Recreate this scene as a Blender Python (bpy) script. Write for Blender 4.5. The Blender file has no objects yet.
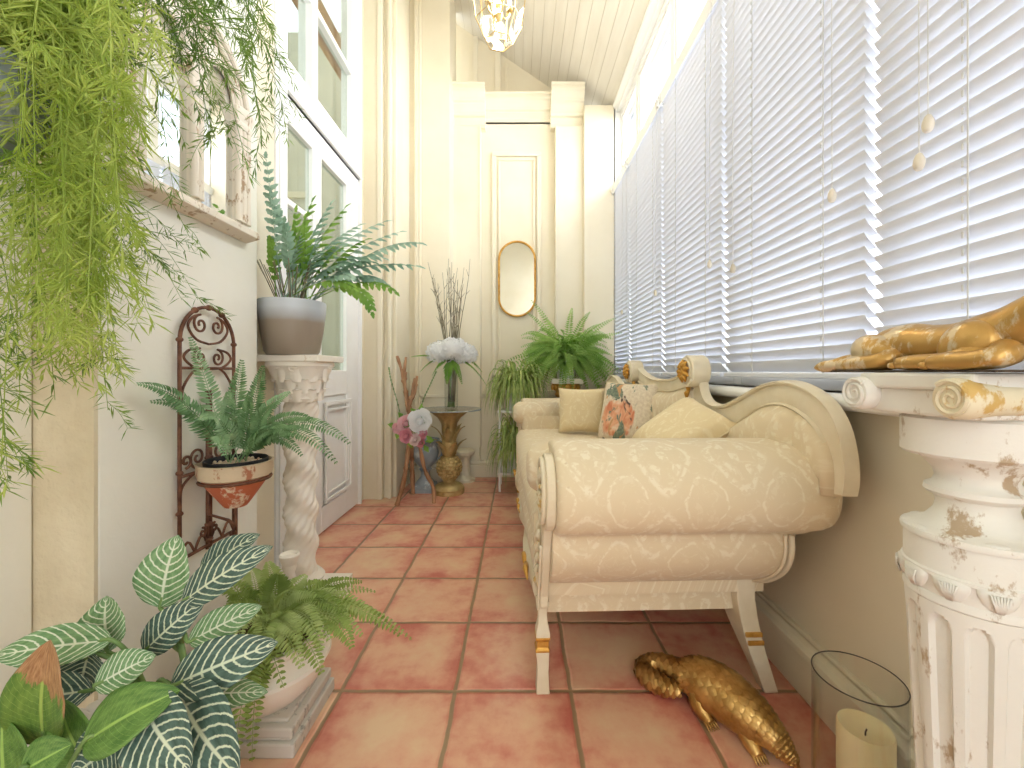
import bpy, math, random
from mathutils import Vector, Matrix, Euler

PI = math.pi
SC = bpy.context.scene
COL = SC.collection
R = random.Random(7)

# ------------------------------------------------------------------ camera
H = 0.85           # eye height
F = 420.0          # focal length in pixels of a 1024 wide frame
cam_d = bpy.data.cameras.new('camera')
cam = bpy.data.objects.new('camera', cam_d)
COL.objects.link(cam)
cam_d.sensor_width = 36.0
cam_d.lens = F / 1024 * 36.0
cam_d.shift_x = -6 / 1024
cam_d.shift_y = -12 / 1024
cam_d.clip_start = 0.02
cam.location = (0, 0, H)
cam.rotation_euler = (PI / 2, 0, 0)
SC.camera = cam

# ------------------------------------------------------------------ world, daylight, exposure
world = bpy.data.worlds.new('daylight')
SC.world = world
world.use_nodes = True
wn = world.node_tree
bg = wn.nodes['Background']
wtc = wn.nodes.new('ShaderNodeTexCoord')
wmap = wn.nodes.new('ShaderNodeMapping'); wmap.inputs['Scale'].default_value = (1.5, 1.5, 3.0)
wnz = wn.nodes.new('ShaderNodeTexNoise'); wnz.inputs['Scale'].default_value = 2.0; wnz.inputs['Detail'].default_value = 4
wrp = wn.nodes.new('ShaderNodeValToRGB')
wrp.color_ramp.elements[0].color = (0.80, 0.89, 1.0, 1); wrp.color_ramp.elements[0].position = .35
wrp.color_ramp.elements[1].color = (.93, .97, 1.0, 1); wrp.color_ramp.elements[1].position = .62
wn.links.new(wtc.outputs['Generated'], wmap.inputs[0]); wn.links.new(wmap.outputs[0], wnz.inputs['Vector'])
wn.links.new(wnz.outputs['Fac'], wrp.inputs[0]); wn.links.new(wrp.outputs[0], bg.inputs['Color'])
bg.inputs['Strength'].default_value = 1.3

def area(name, loc, target, sx, sy, power, color=(1, 1, 1)):
    d = bpy.data.lights.new(name, 'AREA'); d.shape = 'RECTANGLE'; d.size = sx; d.size_y = sy
    d.energy = power; d.color = color
    o = bpy.data.objects.new(name, d); COL.objects.link(o); o.location = loc
    o.rotation_euler = (Vector(target) - Vector(loc)).to_track_quat('-Z', 'Y').to_euler()
    return o
area('window_daylight', (2.3, 1.6, 2.6), (0.2, 1.8, 1.2), 4.0, 2.2, 120, (.94, .97, 1))
area('rear_fill_light', (0.1, -1.6, 1.3), (-0.1, 2.0, 1.1), .8, 1.6, 4.5, (.88, .94, 1))  # added fill from behind the camera; the doorway there is invented
ld = bpy.data.lights.new('lantern_fill_light', 'POINT'); ld.energy = 10; ld.shadow_soft_size = .11; ld.color = (1, .95, .86)  # added lamp inside the lantern, lifts the far end of the room
lo_ = bpy.data.objects.new('lantern_fill_light', ld); COL.objects.link(lo_); lo_.location = (-.095, 2.1, 2.745)

SC.view_settings.view_transform = 'Standard'
SC.view_settings.look = 'None'
SC.view_settings.gamma = 1.0
SC.view_settings.use_curve_mapping = False
SC.view_settings.exposure = 1.12

# ------------------------------------------------------------------ helpers
def P(px, py, Y):
    """point seen at pixel (px, py) at distance Y in front of the camera"""
    return Vector(((px - 518) * Y / F, Y, H - (py - 372) * Y / F))

def wloc(o):
    v = Vector((0, 0, 0))
    while o is not None:
        v += Vector(o.location); o = o.parent
    return v

class MB:
    def __init__(s):
        s.v = []; s.f = []; s.uv = {}
    def add(s, vs, fs):
        b = len(s.v); s.v += [tuple(x) for x in vs]; s.f += [tuple(i + b for i in f) for f in fs]
        return b
    def box(s, x0, x1, y0, y1, z0, z1):
        s.add([(x0,y0,z0),(x1,y0,z0),(x1,y1,z0),(x0,y1,z0),(x0,y0,z1),(x1,y0,z1),(x1,y1,z1),(x0,y1,z1)],
              [(0,3,2,1),(4,5,6,7),(0,1,5,4),(1,2,6,5),(2,3,7,6),(3,0,4,7)])
        return s
    def loft(s, rings, cap=True, closed=True):
        """rings: list of equally long lists of points"""
        n = len(rings[0]); b = len(s.v)
        for r in rings: s.v += [tuple(p) for p in r]
        for i in range(len(rings) - 1):
            for j in range(n if closed else n - 1):
                k = (j + 1) % n
                s.f.append((b+i*n+j, b+i*n+k, b+(i+1)*n+k, b+(i+1)*n+j))
        if cap and closed:
            s.f.append(tuple(b + j for j in reversed(range(n))))
            s.f.append(tuple(b + (len(rings)-1)*n + j for j in range(n)))
        return s
    def lathe(s, prof, c=(0,0,0), seg=32, axis='z', fn=None, cap=True):
        """prof: list of (r, h)"""
        rings = []
        for r, h in prof:
            ring = []
            for j in range(seg):
                a = 2*PI*j/seg
                rr = r if fn is None else fn(r, h, a)
                x, y = rr*math.cos(a), rr*math.sin(a)
                if axis == 'z': p = (c[0]+x, c[1]+y, c[2]+h)
                elif axis == 'x': p = (c[0]+h, c[1]+x, c[2]+y)
                else: p = (c[0]+x, c[1]+h, c[2]-y)
                ring.append(p)
            rings.append(ring)
        return s.loft(rings, cap)
    def tube(s, pts, rad, seg=6, cap=True):
        pts = [Vector(p) for p in pts]; n = len(pts)
        if not hasattr(rad, '__len__'): rad = [rad]*n
        rings = []; prev = None
        for i, p in enumerate(pts):
            t = (pts[min(i+1, n-1)] - pts[max(i-1, 0)])
            if t.length < 1e-9: t = Vector((0,0,1))
            t.normalize()
            if prev is None:
                a = Vector((0,0,1)) if abs(t.z) < .9 else Vector((1,0,0))
                u = t.cross(a).normalized()
            else:
                u = (prev - t*prev.dot(t))
                if u.length < 1e-6: u = t.orthogonal()
                u.normalize()
            prev = u; w = t.cross(u)
            rings.append([p + (u*math.cos(2*PI*j/seg) + w*math.sin(2*PI*j/seg))*rad[i] for j in range(seg)])
        return s.loft(rings, cap)
    def ball(s, c, r, seg=16, rings=10, M=None, fn=None):
        if not hasattr(r, '__len__'): r = (r, r, r)
        out = []
        for i in range(rings + 1):
            th = PI*i/rings; ring = []
            if i == 0: th = .02
            if i == rings: th = PI-.02
            for j in range(seg):
                a = 2*PI*j/seg
                d = Vector((math.sin(th)*math.cos(a), math.sin(th)*math.sin(a), math.cos(th)))
                k = 1 if fn is None else fn(d)
                p = Vector((d.x*r[0]*k, d.y*r[1]*k, d.z*r[2]*k))
                if M is not None: p = M @ p
                ring.append(p + Vector(c))
            out.append(ring)
        return s.loft(out, True)
    def prism(s, outline, axis, a0, a1):
        """outline in the two other axes (x->(y,z), y->(x,z), z->(x,y)) extruded from a0 to a1"""
        def mk(p, a):
            return (a, p[0], p[1]) if axis == 'x' else ((p[0], a, p[1]) if axis == 'y' else (p[0], p[1], a))
        return s.loft([[mk(p, a0) for p in outline], [mk(p, a1) for p in outline]])
    def tri(s, *pts):
        s.add(pts, [tuple(range(len(pts)))])
    def build(s, name, mat, parent=None, smooth=False, bevel=0, loc=None, solid=0, subsurf=0, weld=False):
        if parent is not None: off = wloc(parent)
        elif loc is not None: off = Vector(loc)
        else: off = Vector((0,0,0))
        me = bpy.data.meshes.new(name)
        me.from_pydata([(x-off.x, y-off.y, z-off.z) for x, y, z in s.v], [], s.f)
        if s.uv:
            ul = me.uv_layers.new(name='UVMap')
            for l in me.loops:
                ul.data[l.index].uv = s.uv.get(l.vertex_index, (0, 0))
        else:
            ul = me.uv_layers.new(name='UVMap')
            for p in me.polygons:
                n = p.normal; ax = max(range(3), key=lambda k: abs(n[k]))
                for li in p.loop_indices:
                    co = me.vertices[me.loops[li].vertex_index].co
                    ul.data[li].uv = (co.y, co.z) if ax == 0 else ((co.x, co.z) if ax == 1 else (co.x, co.y))
        me.materials.append(mat)
        if smooth:
            me.shade_smooth()
            if smooth == 'auto':
                try: me.set_sharp_from_angle(angle=math.radians(38))
                except Exception: pass
        me.validate(); me.update()
        o = bpy.data.objects.new(name, me); COL.objects.link(o)
        if parent is not None: o.parent = parent
        elif loc is not None: o.location = loc
        if solid:
            m = o.modifiers.new('s', 'SOLIDIFY'); m.thickness = solid
        if bevel:
            m = o.modifiers.new('b', 'BEVEL'); m.width = bevel; m.segments = 2; m.limit_method = 'ANGLE'
        if subsurf:
            m = o.modifiers.new('u', 'SUBSURF'); m.levels = subsurf; m.render_levels = subsurf
        return o

def thing(name, label, cat, loc=(0,0,0), group=None, rotz=0):
    o = bpy.data.objects.new(name, None); COL.objects.link(o); o.location = loc
    o.empty_display_size = .05; o.rotation_euler = (0, 0, rotz)
    o['label'] = label; o['category'] = cat
    if group: o['group'] = group
    return o
def tag(o, label, cat, group=None):
    o['label'] = label; o['category'] = cat
    if group: o['group'] = group
    return o
def struct(o):
    o['kind'] = 'structure'; return o
def sempty(name, loc=(0,0,0)):
    o = bpy.data.objects.new(name, None); COL.objects.link(o); o.location = loc; o['kind'] = 'structure'; return o

def spline(pts, n):
    """Catmull-Rom through pts, n samples per span; works on tuples of any size"""
    pts = [tuple(p) for p in pts]; out = []
    for i in range(len(pts)-1):
        p0 = pts[max(i-1,0)]; p1 = pts[i]; p2 = pts[i+1]; p3 = pts[min(i+2,len(pts)-1)]
        for k in range(n):
            t = k/n
            out.append(tuple(.5*((2*b)+(-a+c)*t+(2*a-5*b+4*c-d)*t*t+(-a+3*b-3*c+d)*t**3) for a,b,c,d in zip(p0,p1,p2,p3)))
    out.append(pts[-1])
    return out

# ------------------------------------------------------------------ materials
class NT:
    def __init__(s, name):
        s.m = bpy.data.materials.new(name); s.m.use_nodes = True
        s.t = s.m.node_tree; s.b = s.t.nodes['Principled BSDF']; s.o = s.t.nodes['Material Output']
    def n(s, typ, **kw):
        x = s.t.nodes.new(typ)
        for k, v in kw.items():
            if k.startswith('_'): setattr(x, k[1:], v)
            else: x.inputs[k.replace('__', ' ')].default_value = v
        return x
    def l(s, a, b): s.t.links.new(a, b)
    def math(s, op, a, b=None, clamp=False):
        x = s.t.nodes.new('ShaderNodeMath'); x.operation = op; x.use_clamp = clamp
        for i, v in enumerate((a, b)):
            if v is None: continue
            if isinstance(v, (int, float)): x.inputs[i].default_value = v
            else: s.l(v, x.inputs[i])
        return x.outputs[0]
    def ramp(s, fac, stops):
        x = s.t.nodes.new('ShaderNodeValToRGB'); cr = x.color_ramp
        while len(cr.elements) < len(stops): cr.elements.new(.5)
        for e, (p, c) in zip(cr.elements, stops):
            e.position = p; e.color = (*c, 1) if len(c) == 3 else c
        s.l(fac, x.inputs[0]); return x.outputs[0]
    def mix(s, fac, a, b, mode='MIX'):
        x = s.t.nodes.new('ShaderNodeMix'); x.data_type = 'RGBA'; x.blend_type = mode
        for sock, v in ((x.inputs[0], fac), (x.inputs[6], a), (x.inputs[7], b)):
            if isinstance(v, (int, float)): sock.default_value = v
            elif isinstance(v, tuple): sock.default_value = (*v, 1) if len(v) == 3 else v
            else: s.l(v, sock)
        return x.outputs[2]
    def obj(s, scale=(1,1,1)):
        tc = s.t.nodes.new('ShaderNodeTexCoord'); mp = s.t.nodes.new('ShaderNodeMapping')
        mp.inputs['Scale'].default_value = scale; s.l(tc.outputs['Object'], mp.inputs[0]); return mp.outputs[0]
    def noise(s, vec, scale, detail=4, rough=.55, dist=0):
        x = s.t.nodes.new('ShaderNodeTexNoise'); x.inputs['Scale'].default_value = scale
        x.inputs['Detail'].default_value = detail; x.inputs['Roughness'].default_value = rough; x.inputs['Distortion'].default_value = dist
        if vec is not None: s.l(vec, x.inputs['Vector'])
        return x.outputs['Fac']
    def bump(s, h, strength=.3, dist=.01):
        x = s.t.nodes.new('ShaderNodeBump'); x.inputs['Strength'].default_value = strength; x.inputs['Distance'].default_value = dist
        s.l(h, x.inputs['Height']); s.l(x.outputs[0], s.b.inputs['Normal'])
    def col(s, c):
        if isinstance(c, tuple): s.b.inputs['Base Color'].default_value = (*c, 1)
        else: s.l(c, s.b.inputs['Base Color'])
    def set(s, rough=None, metal=None, spec=None, trans=None):
        if rough is not None: s.b.inputs['Roughness'].default_value = rough
        if metal is not None: s.b.inputs['Metallic'].default_value = metal
        if spec is not None: s.b.inputs['Specular IOR Level'].default_value = spec
        return s

def srgb(r, g, b):
    f = lambda c: (c/255/12.92) if c/255 <= .04045 else ((c/255+.055)/1.055)**2.4
    return (f(r), f(g), f(b))

def paint(name, c1, c2, scale=3, rough=.6, bs=.15, bscale=60, metal=0, lo=.35, hi=.65, detail=5, bd=.004, stretch=(1,1,1), spec=.3):
    m = NT(name); v = m.obj(stretch)
    m.col(m.ramp(m.noise(v, scale, detail), [(lo, c1), (hi, c2)]))
    if bs: m.bump(m.noise(v, bscale, 4), bs, bd)
    m.set(rough, metal, spec); return m.m

def leafmat(name, c1, c2, scale=25, transl=.35, rough=.45):
    m = NT(name); v = m.obj()
    c = m.ramp(m.noise(v, scale, 3), [(.3, c1), (.7, c2)])
    m.col(c); m.set(rough, 0, .35)
    tr = m.n('ShaderNodeBsdfTranslucent'); m.l(c, tr.inputs['Color'])
    mx = m.n('ShaderNodeMixShader', Fac=transl)
    m.l(m.b.outputs[0], mx.inputs[1]); m.l(tr.outputs[0], mx.inputs[2]); m.l(mx.outputs[0], m.o.inputs['Surface'])
    return m.m

def glassmat(name, tint=(1,1,1), refl=1.0, ior=1.45, rough=0.0):
    m = NT(name); m.t.nodes.remove(m.b)
    tr = m.n('ShaderNodeBsdfTransparent'); tr.inputs['Color'].default_value = (*tint, 1)
    gl = m.n('ShaderNodeBsdfGlossy', Roughness=rough)
    fr = m.n('ShaderNodeLayerWeight', Blend=.5)
    f4 = m.math('POWER', fr.outputs['Facing'], 4.0)
    mx = m.n('ShaderNodeMixShader')
    m.l(m.math('ADD', m.math('MULTIPLY', f4, .75*refl), .045*refl, True), mx.inputs[0])
    m.l(tr.outputs[0], mx.inputs[1]); m.l(gl.outputs[0], mx.inputs[2]); m.l(mx.outputs[0], m.o.inputs['Surface'])
    return m.m

M = {}
M['wall_white'] = paint('wall_white', srgb(236,232,214), srgb(243,240,226), 2.2, .75, .5, 45, bd=.003)
M['wall_cream'] = paint('wall_cream', srgb(233,222,195), srgb(241,232,209), 1.6, .6, .12, 40)
M['plaster'] = paint('plaster', srgb(212,198,166), srgb(226,214,184), 7, .9, .9, 38, bd=.006)
M['trim_white'] = paint('trim_white', srgb(244,242,236), srgb(250,249,245), 4, .35, .05, 50)
M['frame_white'] = paint('frame_white', srgb(243,242,238), srgb(249,248,245), 4, .35, .03, 50)
M['lower_wall'] = paint('lower_wall', srgb(222,211,184), srgb(230,220,196), 1.6, .6, .1, 40)
M['baseboard'] = paint('baseboard', srgb(232,222,196), srgb(240,231,208), 3, .45, .05, 40)

def tile_floor():
    m = NT('terracotta_tiles'); tc = m.t.nodes.new('ShaderNodeTexCoord')
    sp = m.t.nodes.new('ShaderNodeSeparateXYZ'); m.l(tc.outputs['Object'], sp.inputs[0])
    T = .306
    nz = m.noise(tc.outputs['Object'], 9, 3)
    wob = m.math('MULTIPLY', m.math('SUBTRACT', nz, .5), .012)
    def frac(sock, off):
        a = m.math('DIVIDE', m.math('ADD', m.math('ADD', sock, -off + 30*T), wob), T)
        return m.math('FRACT', a), m.math('FLOOR', a)
    fx, ix = frac(sp.outputs[0], -.166); fy, iy = frac(sp.outputs[1], 1.119)
    ex = m.math('MINIMUM', fx, m.math('SUBTRACT', 1, fx)); ey = m.math('MINIMUM', fy, m.math('SUBTRACT', 1, fy))
    e = m.math('MINIMUM', ex, ey)
    cb = m.t.nodes.new('ShaderNodeCombineXYZ'); m.l(ix, cb.inputs[0]); m.l(iy, cb.inputs[1])
    wnz = m.n('ShaderNodeTexWhiteNoise'); m.l(cb.outputs[0], wnz.inputs['Vector'])
    # cloudy offset per tile
    va = m.t.nodes.new('ShaderNodeVectorMath'); va.operation = 'MULTIPLY_ADD'
    m.l(cb.outputs[0], va.inputs[0]); va.inputs[1].default_value = (3.1, 5.7, 2.2); m.l(tc.outputs['Object'], va.inputs[2])
    n1 = m.noise(va.outputs[0], 5.0, 5, .6); n2 = m.noise(va.outputs[0], 22, 4, .6)
    k = m.math('ADD', m.math('MULTIPLY', n1, 1.15), m.math('MULTIPLY', m.math('SUBTRACT', .5, e, False), .55))
    k = m.math('ADD', k, m.math('MULTIPLY', m.math('SUBTRACT', n2, .5), .35))
    k = m.math('ADD', k, m.math('MULTIPLY', m.math('SUBTRACT', wnz.outputs['Value'], .5), .12))
    c = m.ramp(k, [(.48, srgb(234,198,160)), (.70, srgb(230,178,146)), (.86, srgb(219,148,124)), (1.0, srgb(204,116,100))])
    g = m.ramp(e, [(.013, (1,1,1)), (.020, (0,0,0))])
    col = m.mix(g, c, srgb(158,130,98))
    m.col(col)
    ro = m.math('ADD', m.math('MULTIPLY', n2, .25), .22); m.l(ro, m.b.inputs['Roughness'])
    hh = m.math('ADD', m.math('MULTIPLY', n2, .12), m.ramp(e, [(.008, (0,0,0)), (.035, (1,1,1))]))
    m.bump(hh, .5, .006)
    return m.m
M['tiles'] = tile_floor()

def plank_ceiling():
    m = NT('painted_planks'); tc = m.t.nodes.new('ShaderNodeTexCoord')
    sp = m.t.nodes.new('ShaderNodeSeparateXYZ'); m.l(tc.outputs['Object'], sp.inputs[0])
    f = m.math('FRACT', m.math('DIVIDE', m.math('ADD', sp.outputs[0], 5), .072))
    g = m.ramp(f, [(.0, (1,1,1)), (.045, (0,0,0))])
    v = m.obj((4, .6, 4))
    c = m.ramp(m.noise(v, 3, 4), [(.3, srgb(222,214,198)), (.7, srgb(234,228,214))])
    m.col(m.mix(g, c, srgb(176,160,130)))
    m.bump(m.math('SUBTRACT', 1, g), .6, .006); m.set(.5, 0, .3)
    return m.m
M['ceiling'] = plank_ceiling()

def damask(name, base, light, scale=1.0, vecrot=None):
    """woven cream damask: ogee lattice with leafy medallions, sheen where the pattern is"""
    m = NT(name); tc = m.t.nodes.new('ShaderNodeTexCoord')
    uvn = tc.outputs['UV']
    nz = m.t.nodes.new('ShaderNodeTexNoise'); nz.inputs['Scale'].default_value = 14*scale; nz.inputs['Detail'].default_value = 3
    m.l(uvn, nz.inputs['Vector'])
    sub = m.t.nodes.new('ShaderNodeVectorMath'); sub.operation = 'MULTIPLY_ADD'
    m.l(nz.outputs['Color'], sub.inputs[0]); sub.inputs[1].default_value = (.040, .040, 0); m.l(uvn, sub.inputs[2])
    sp = m.t.nodes.new('ShaderNodeSeparateXYZ'); m.l(sub.outputs[0], sp.inputs[0])
    kx = 2*PI/.17*scale; ky = 2*PI/.23*scale
    sx = m.math('COSINE', m.math('MULTIPLY', sp.outputs[0], kx)); sy = m.math('COSINE', m.math('MULTIPLY', sp.outputs[1], ky))
    lat = m.math('ADD', sx, sy)
    ring = m.ramp(m.math('ABSOLUTE', m.math('SUBTRACT', lat, .35)), [(.12, (1,1,1)), (.30, (0,0,0))])
    ring = m.math('MAXIMUM', ring, m.ramp(m.math('ABSOLUTE', m.math('ADD', lat, .9)), [(.05, (1,1,1)), (.16, (0,0,0))]))
    sx2 = m.math('COSINE', m.math('MULTIPLY', sp.outputs[0], kx*3)); sy2 = m.math('COSINE', m.math('MULTIPLY', sp.outputs[1], ky*3))
    inner = m.math('MULTIPLY', m.ramp(m.math('MULTIPLY', sx2, sy2), [(.12, (0,0,0)), (.3, (1,1,1))]), m.ramp(lat, [(.75, (0,0,0)), (1.0, (1,1,1))]))
    nb = m.noise(uvn, 60*scale, 3)
    leafy = m.ramp(nb, [(.46, (0,0,0)), (.51, (1,1,1))])
    bk = m.math('MULTIPLY', m.ramp(m.noise(uvn, 34*scale, 4, .7, 1.5), [(.56, (0,0,0)), (.60, (1,1,1))]), .35)
    pat = m.math('MULTIPLY', m.math('MAXIMUM', ring, inner), m.math('ADD', m.math('MULTIPLY', leafy, .85), .15), True)
    pat = m.math('MAXIMUM', pat, bk)
    weave = m.noise(uvn, 500, 2)
    c = m.mix(pat, base, light)
    m.col(c); ro = m.math('SUBTRACT', .75, m.math('MULTIPLY', pat, .25)); m.l(ro, m.b.inputs['Roughness'])
    m.bump(m.math('ADD', m.math('MULTIPLY', pat, .5), m.math('MULTIPLY', weave, .5)), .25, .002)
    m.b.inputs['Sheen Weight'].default_value = .15; m.set(spec=.3)
    return m.m
M['damask'] = damask('cream_damask', srgb(228,209,174), srgb(239,225,196))
M['damask_light'] = damask('pale_damask', srgb(234,213,168), srgb(243,226,188), 1.2)
M['fabric_plain'] = paint('fabric_plain', srgb(228,208,166), srgb(236,218,180), 6, .8, .2, 300, bd=.001)
M['paintwood'] = paint('cream_painted_wood', srgb(224,209,178), srgb(236,224,198), 9, .45, .1, 60)
M['gilt'] = paint('gilt', srgb(196,142,62), srgb(224,176,92), 30, .38, .6, 80, metal=.55)
M['gold'] = paint('gold_leaf', srgb(198,154,78), srgb(226,190,116), 14, .3, .3, 90, metal=.85)
M['brass'] = paint('brass', srgb(206,172,110), srgb(228,198,140), 20, .28, 0, metal=.95)
M['gold_matt'] = paint('matt_gold', srgb(176,150,96), srgb(204,180,126), 16, .45, .2, 80, metal=.45)
def distressed(name, base, worn, amt=.62, scale=14):
    m = NT(name); v = m.obj((1, 1, .5)); n = m.noise(v, scale, 7, .68)
    n2 = m.noise(m.obj(), 3, 3)
    m.col(m.mix(m.ramp(n, [(amt, (0,0,0)), (amt+.05, (1,1,1))]), m.ramp(n2, [(.3, base), (.7, tuple(min(1, c*1.08) for c in base))]), worn))
    m.bump(m.noise(m.obj(), 40, 5), .35, .004); m.set(.6, 0, .3); return m.m
M['stone_white'] = distressed('distressed_white', srgb(228,224,214), srgb(184,162,134), .575, 18)
M['plaster_column'] = distressed('painted_column', srgb(242,234,220), srgb(206,178,140), .66, 12)
M['stone_grey'] = distressed('weathered_stone', srgb(210,203,190), srgb(160,154,144), .60, 10)
M['wood_worn'] = distressed('limed_wood', srgb(232,222,204), srgb(186,160,128), .56, 26)
M['iron'] = paint('rusty_iron', srgb(94,62,50), srgb(140,98,76), 30, .6, .5, 90, metal=.4)
M['dark_iron'] = paint('dark_iron', srgb(60,52,46), srgb(96,84,72), 30, .6, .4, 90, metal=.4)
M['terracotta'] = distressed('aged_terracotta', srgb(190,104,72), srgb(226,206,180), .56, 22)
M['terracotta_rim'] = distressed('limed_terracotta_rim', srgb(206,186,156), srgb(170,110,80), .57, 26)
M['soil'] = paint('soil', srgb(58,44,34), srgb(104,84,62), 60, .95, .9, 90, bd=.01)
M['black_plastic'] = paint('black_plastic', srgb(34,34,34), srgb(48,48,48), 10, .5, 0)
M['driftwood'] = paint('driftwood', srgb(150,108,76), srgb(190,148,112), 8, .75, .7, 60, stretch=(4,4,1), bd=.004)
M['twig'] = paint('twig', srgb(112,104,84), srgb(150,140,116), 20, .8, .3, 80)
M['urn_grey'] = distressed('verdigris_metal', srgb(150,158,162), srgb(200,206,204), .55, 14)
M['urn_dark'] = paint('dark_rim', srgb(70,66,60), srgb(90,84,76), 10, .3, 0)
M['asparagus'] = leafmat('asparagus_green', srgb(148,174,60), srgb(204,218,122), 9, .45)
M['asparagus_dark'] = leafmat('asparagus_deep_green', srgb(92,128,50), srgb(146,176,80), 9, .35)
M['boston'] = leafmat('boston_fern_green', srgb(122,170,72), srgb(184,214,122), 10, .35)
M['fern_dark'] = leafmat('dark_fern_green', srgb(64,108,52), srgb(146,180,128), 30, .2)
M['fern_pale'] = leafmat('pale_fern_green', srgb(148,172,84), srgb(200,214,146), 14, .3)
M['fern_olive'] = leafmat('olive_fern_green', srgb(118,144,60), srgb(168,188,104), 14, .3)
M['bluefern'] = leafmat('blue_green', srgb(122,160,134), srgb(180,208,188), 10, .25)
M['freshgreen'] = leafmat('fresh_green', srgb(100,150,56), srgb(158,196,92), 10, .35)
M['spider'] = leafmat('spider_green', srgb(122,152,66), srgb(206,216,140), 22, .3)
M['petal_white'] = leafmat('white_petals', srgb(240,240,240), srgb(252,252,250), 10, .3, .7)
M['petal_pink'] = leafmat('pink_petals', srgb(240,182,188), srgb(250,214,214), 20, .3, .7)
M['petal_blush'] = leafmat('blush_petals', srgb(240,214,210), srgb(250,232,228), 20, .3, .7)
M['petal_rose'] = leafmat('rose_petals', srgb(222,142,156), srgb(240,178,186), 20, .3, .7)
M['stem_green'] = leafmat('stem_green', srgb(96,130,70), srgb(140,168,100), 20, .1)
M['fern_jade'] = leafmat('jade_fern_green', srgb(112,152,100), srgb(176,204,160), 14, .2)
M['gilt_worn'] = distressed('worn_gilt_paint', srgb(226,214,184), srgb(208,172,104), .54, 20)
M['glass'] = glassmat('clear_glass', (.97,.98,.97), 1.0, 1.4)
M['window_glass'] = glassmat('window_glass', (.97,.98,1.0), .8)
M['door_glass'] = glassmat('door_glass', (.80,.83,.78), 1.0)
M['mirror'] = NT('mirror').set(.02, 1.0).m
M['mirror'].node_tree.nodes['Principled BSDF'].inputs['Base Color'].default_value = (.86, .88, .88, 1)
def wax():
    m = NT('candle_wax'); m.col(srgb(240,222,178)); m.set(.5, 0, .3)
    m.b.inputs['Subsurface Weight'].default_value = .25; m.b.inputs['Subsurface Radius'].default_value = (.02, .012, .006); return m.m
M['wax'] = wax()
def slatmat():
    m = NT('blind_slat'); m.col(srgb(236,237,242)); m.set(.5, 0, .3)
    tr = m.n('ShaderNodeBsdfTranslucent'); tr.inputs['Color'].default_value = (.93, .95, 1, 1)
    mx = m.n('ShaderNodeMixShader', Fac=.10); m.l(m.b.outputs[0], mx.inputs[1]); m.l(tr.outputs[0], mx.inputs[2]); m.l(mx.outputs[0], m.o.inputs['Surface'])
    return m.m
M['slat'] = slatmat()
def bulbmat():
    m = NT('bulb_added_glow'); m.col(srgb(255,240,210)); m.b.inputs['Emission Color'].default_value = (1, .86, .62, 1); m.b.inputs['Emission Strength'].default_value = 2.5; return m.m  # bulb glow is added, to go with the fill lamp in the lantern
M['bulb'] = bulbmat()
M['cord'] = paint('cord', srgb(206,204,200), srgb(226,224,220), 10, .7, 0)
M['acorn'] = paint('cord_pull', srgb(216,204,182), srgb(232,222,204), 10, .5, 0)
M['wood_orange'] = paint('varnished_wood', srgb(186,132,88), srgb(206,152,106), 6, .5, .1, 40, stretch=(6,1,6))
M['room_grey'] = paint('far_room_wall', srgb(196,196,180), srgb(212,210,196), 2, .8, .05, 40)
M['slate'] = paint('roof_underside', srgb(222,227,236), srgb(230,234,240), 4, .7, .1, 40)
# ================================================================== SETTING
XR = .76                                   # lower part of the window wall
def zc(x): return 3.0 + .68 * (.76 - x)    # underside of the sloping ceiling
YB = 3.47

struct(MB().box(-1.15, 1.0, -1.2, 3.75, -.06, 0).build('floor', M['tiles']))
c = MB(); c.prism([(.90, zc(.90)), (-1.2, zc(-1.2)), (-1.2, zc(-1.2)+.08), (.90, zc(.90)+.08)], 'y', -1.2, 3.8)
struct(c.build('ceiling', M['ceiling']))

# back wall
b = MB(); b.box(-.57, .78, YB, YB+.06, 0, 3.0)
struct(b.build('wall_back', M['wall_cream']))
b = MB(); b.prism([(-.62, 3.0), (.62, 3.0), (.62, zc(.62)), (-.62, zc(-.62))], 'y', 3.66, 3.72)
struct(b.build('wall_gable', M['wall_cream']))
def pilaster(x0, x1, y0, name, ztop=2.84):
    b = MB(); b.box(x0, x1, y0, YB, 0, ztop)
    b.box(x0-.008, x0+.006, y0-.008, YB, .24, ztop); b.box(x1-.006, x1+.008, y0-.008, YB, .24, ztop)
    return struct(b.build(name, M['wall_cream'], bevel=.004))
pilaster(-.56, -.31, 3.40, 'trim_1')
pilaster(.31, .53, 3.40, 'trim_2')
struct(MB().box(.53, .78, 3.36, 3.53, 0, zc(.78)).build('trim_3', M['wall_cream'], bevel=.003))
# cornices: stepped and curved profile swept along x
def cornice(x0, x1, y0, z0, z1, name, m='wall_cream'):
    h = z1 - z0
    prof = [(.0,0),(.026,.0),(.026,.045),(.010,.075),(.004,.10),(.004,.30),(.03,.31),(.03,.37),(.02,.39),(.028,.45),(.055,.56),(.055,.60),(.070,.62),(.070,.67),(.078,.70),(.098,.80),(.118,.84),(.118,.91),(.110,.93),(.122,.96),(.122,1.0)]
    pr = [(3.66, z0)] + [(y0 - p, z0 + t*h) for p, t in prof] + [(3.66, z1)]
    b = MB(); b.prism(pr, 'x', x0, x1)
    return struct(b.build(name, M[m], bevel=.002))
cornice(-.30, .30, 3.50, 2.80, 3.11, 'trim_4')
cornice(-.57, -.265, 3.43, 2.83, 3.14, 'trim_5')
cornice(.265, .53, 3.43, 2.83, 3.14, 'trim_6')
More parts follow.
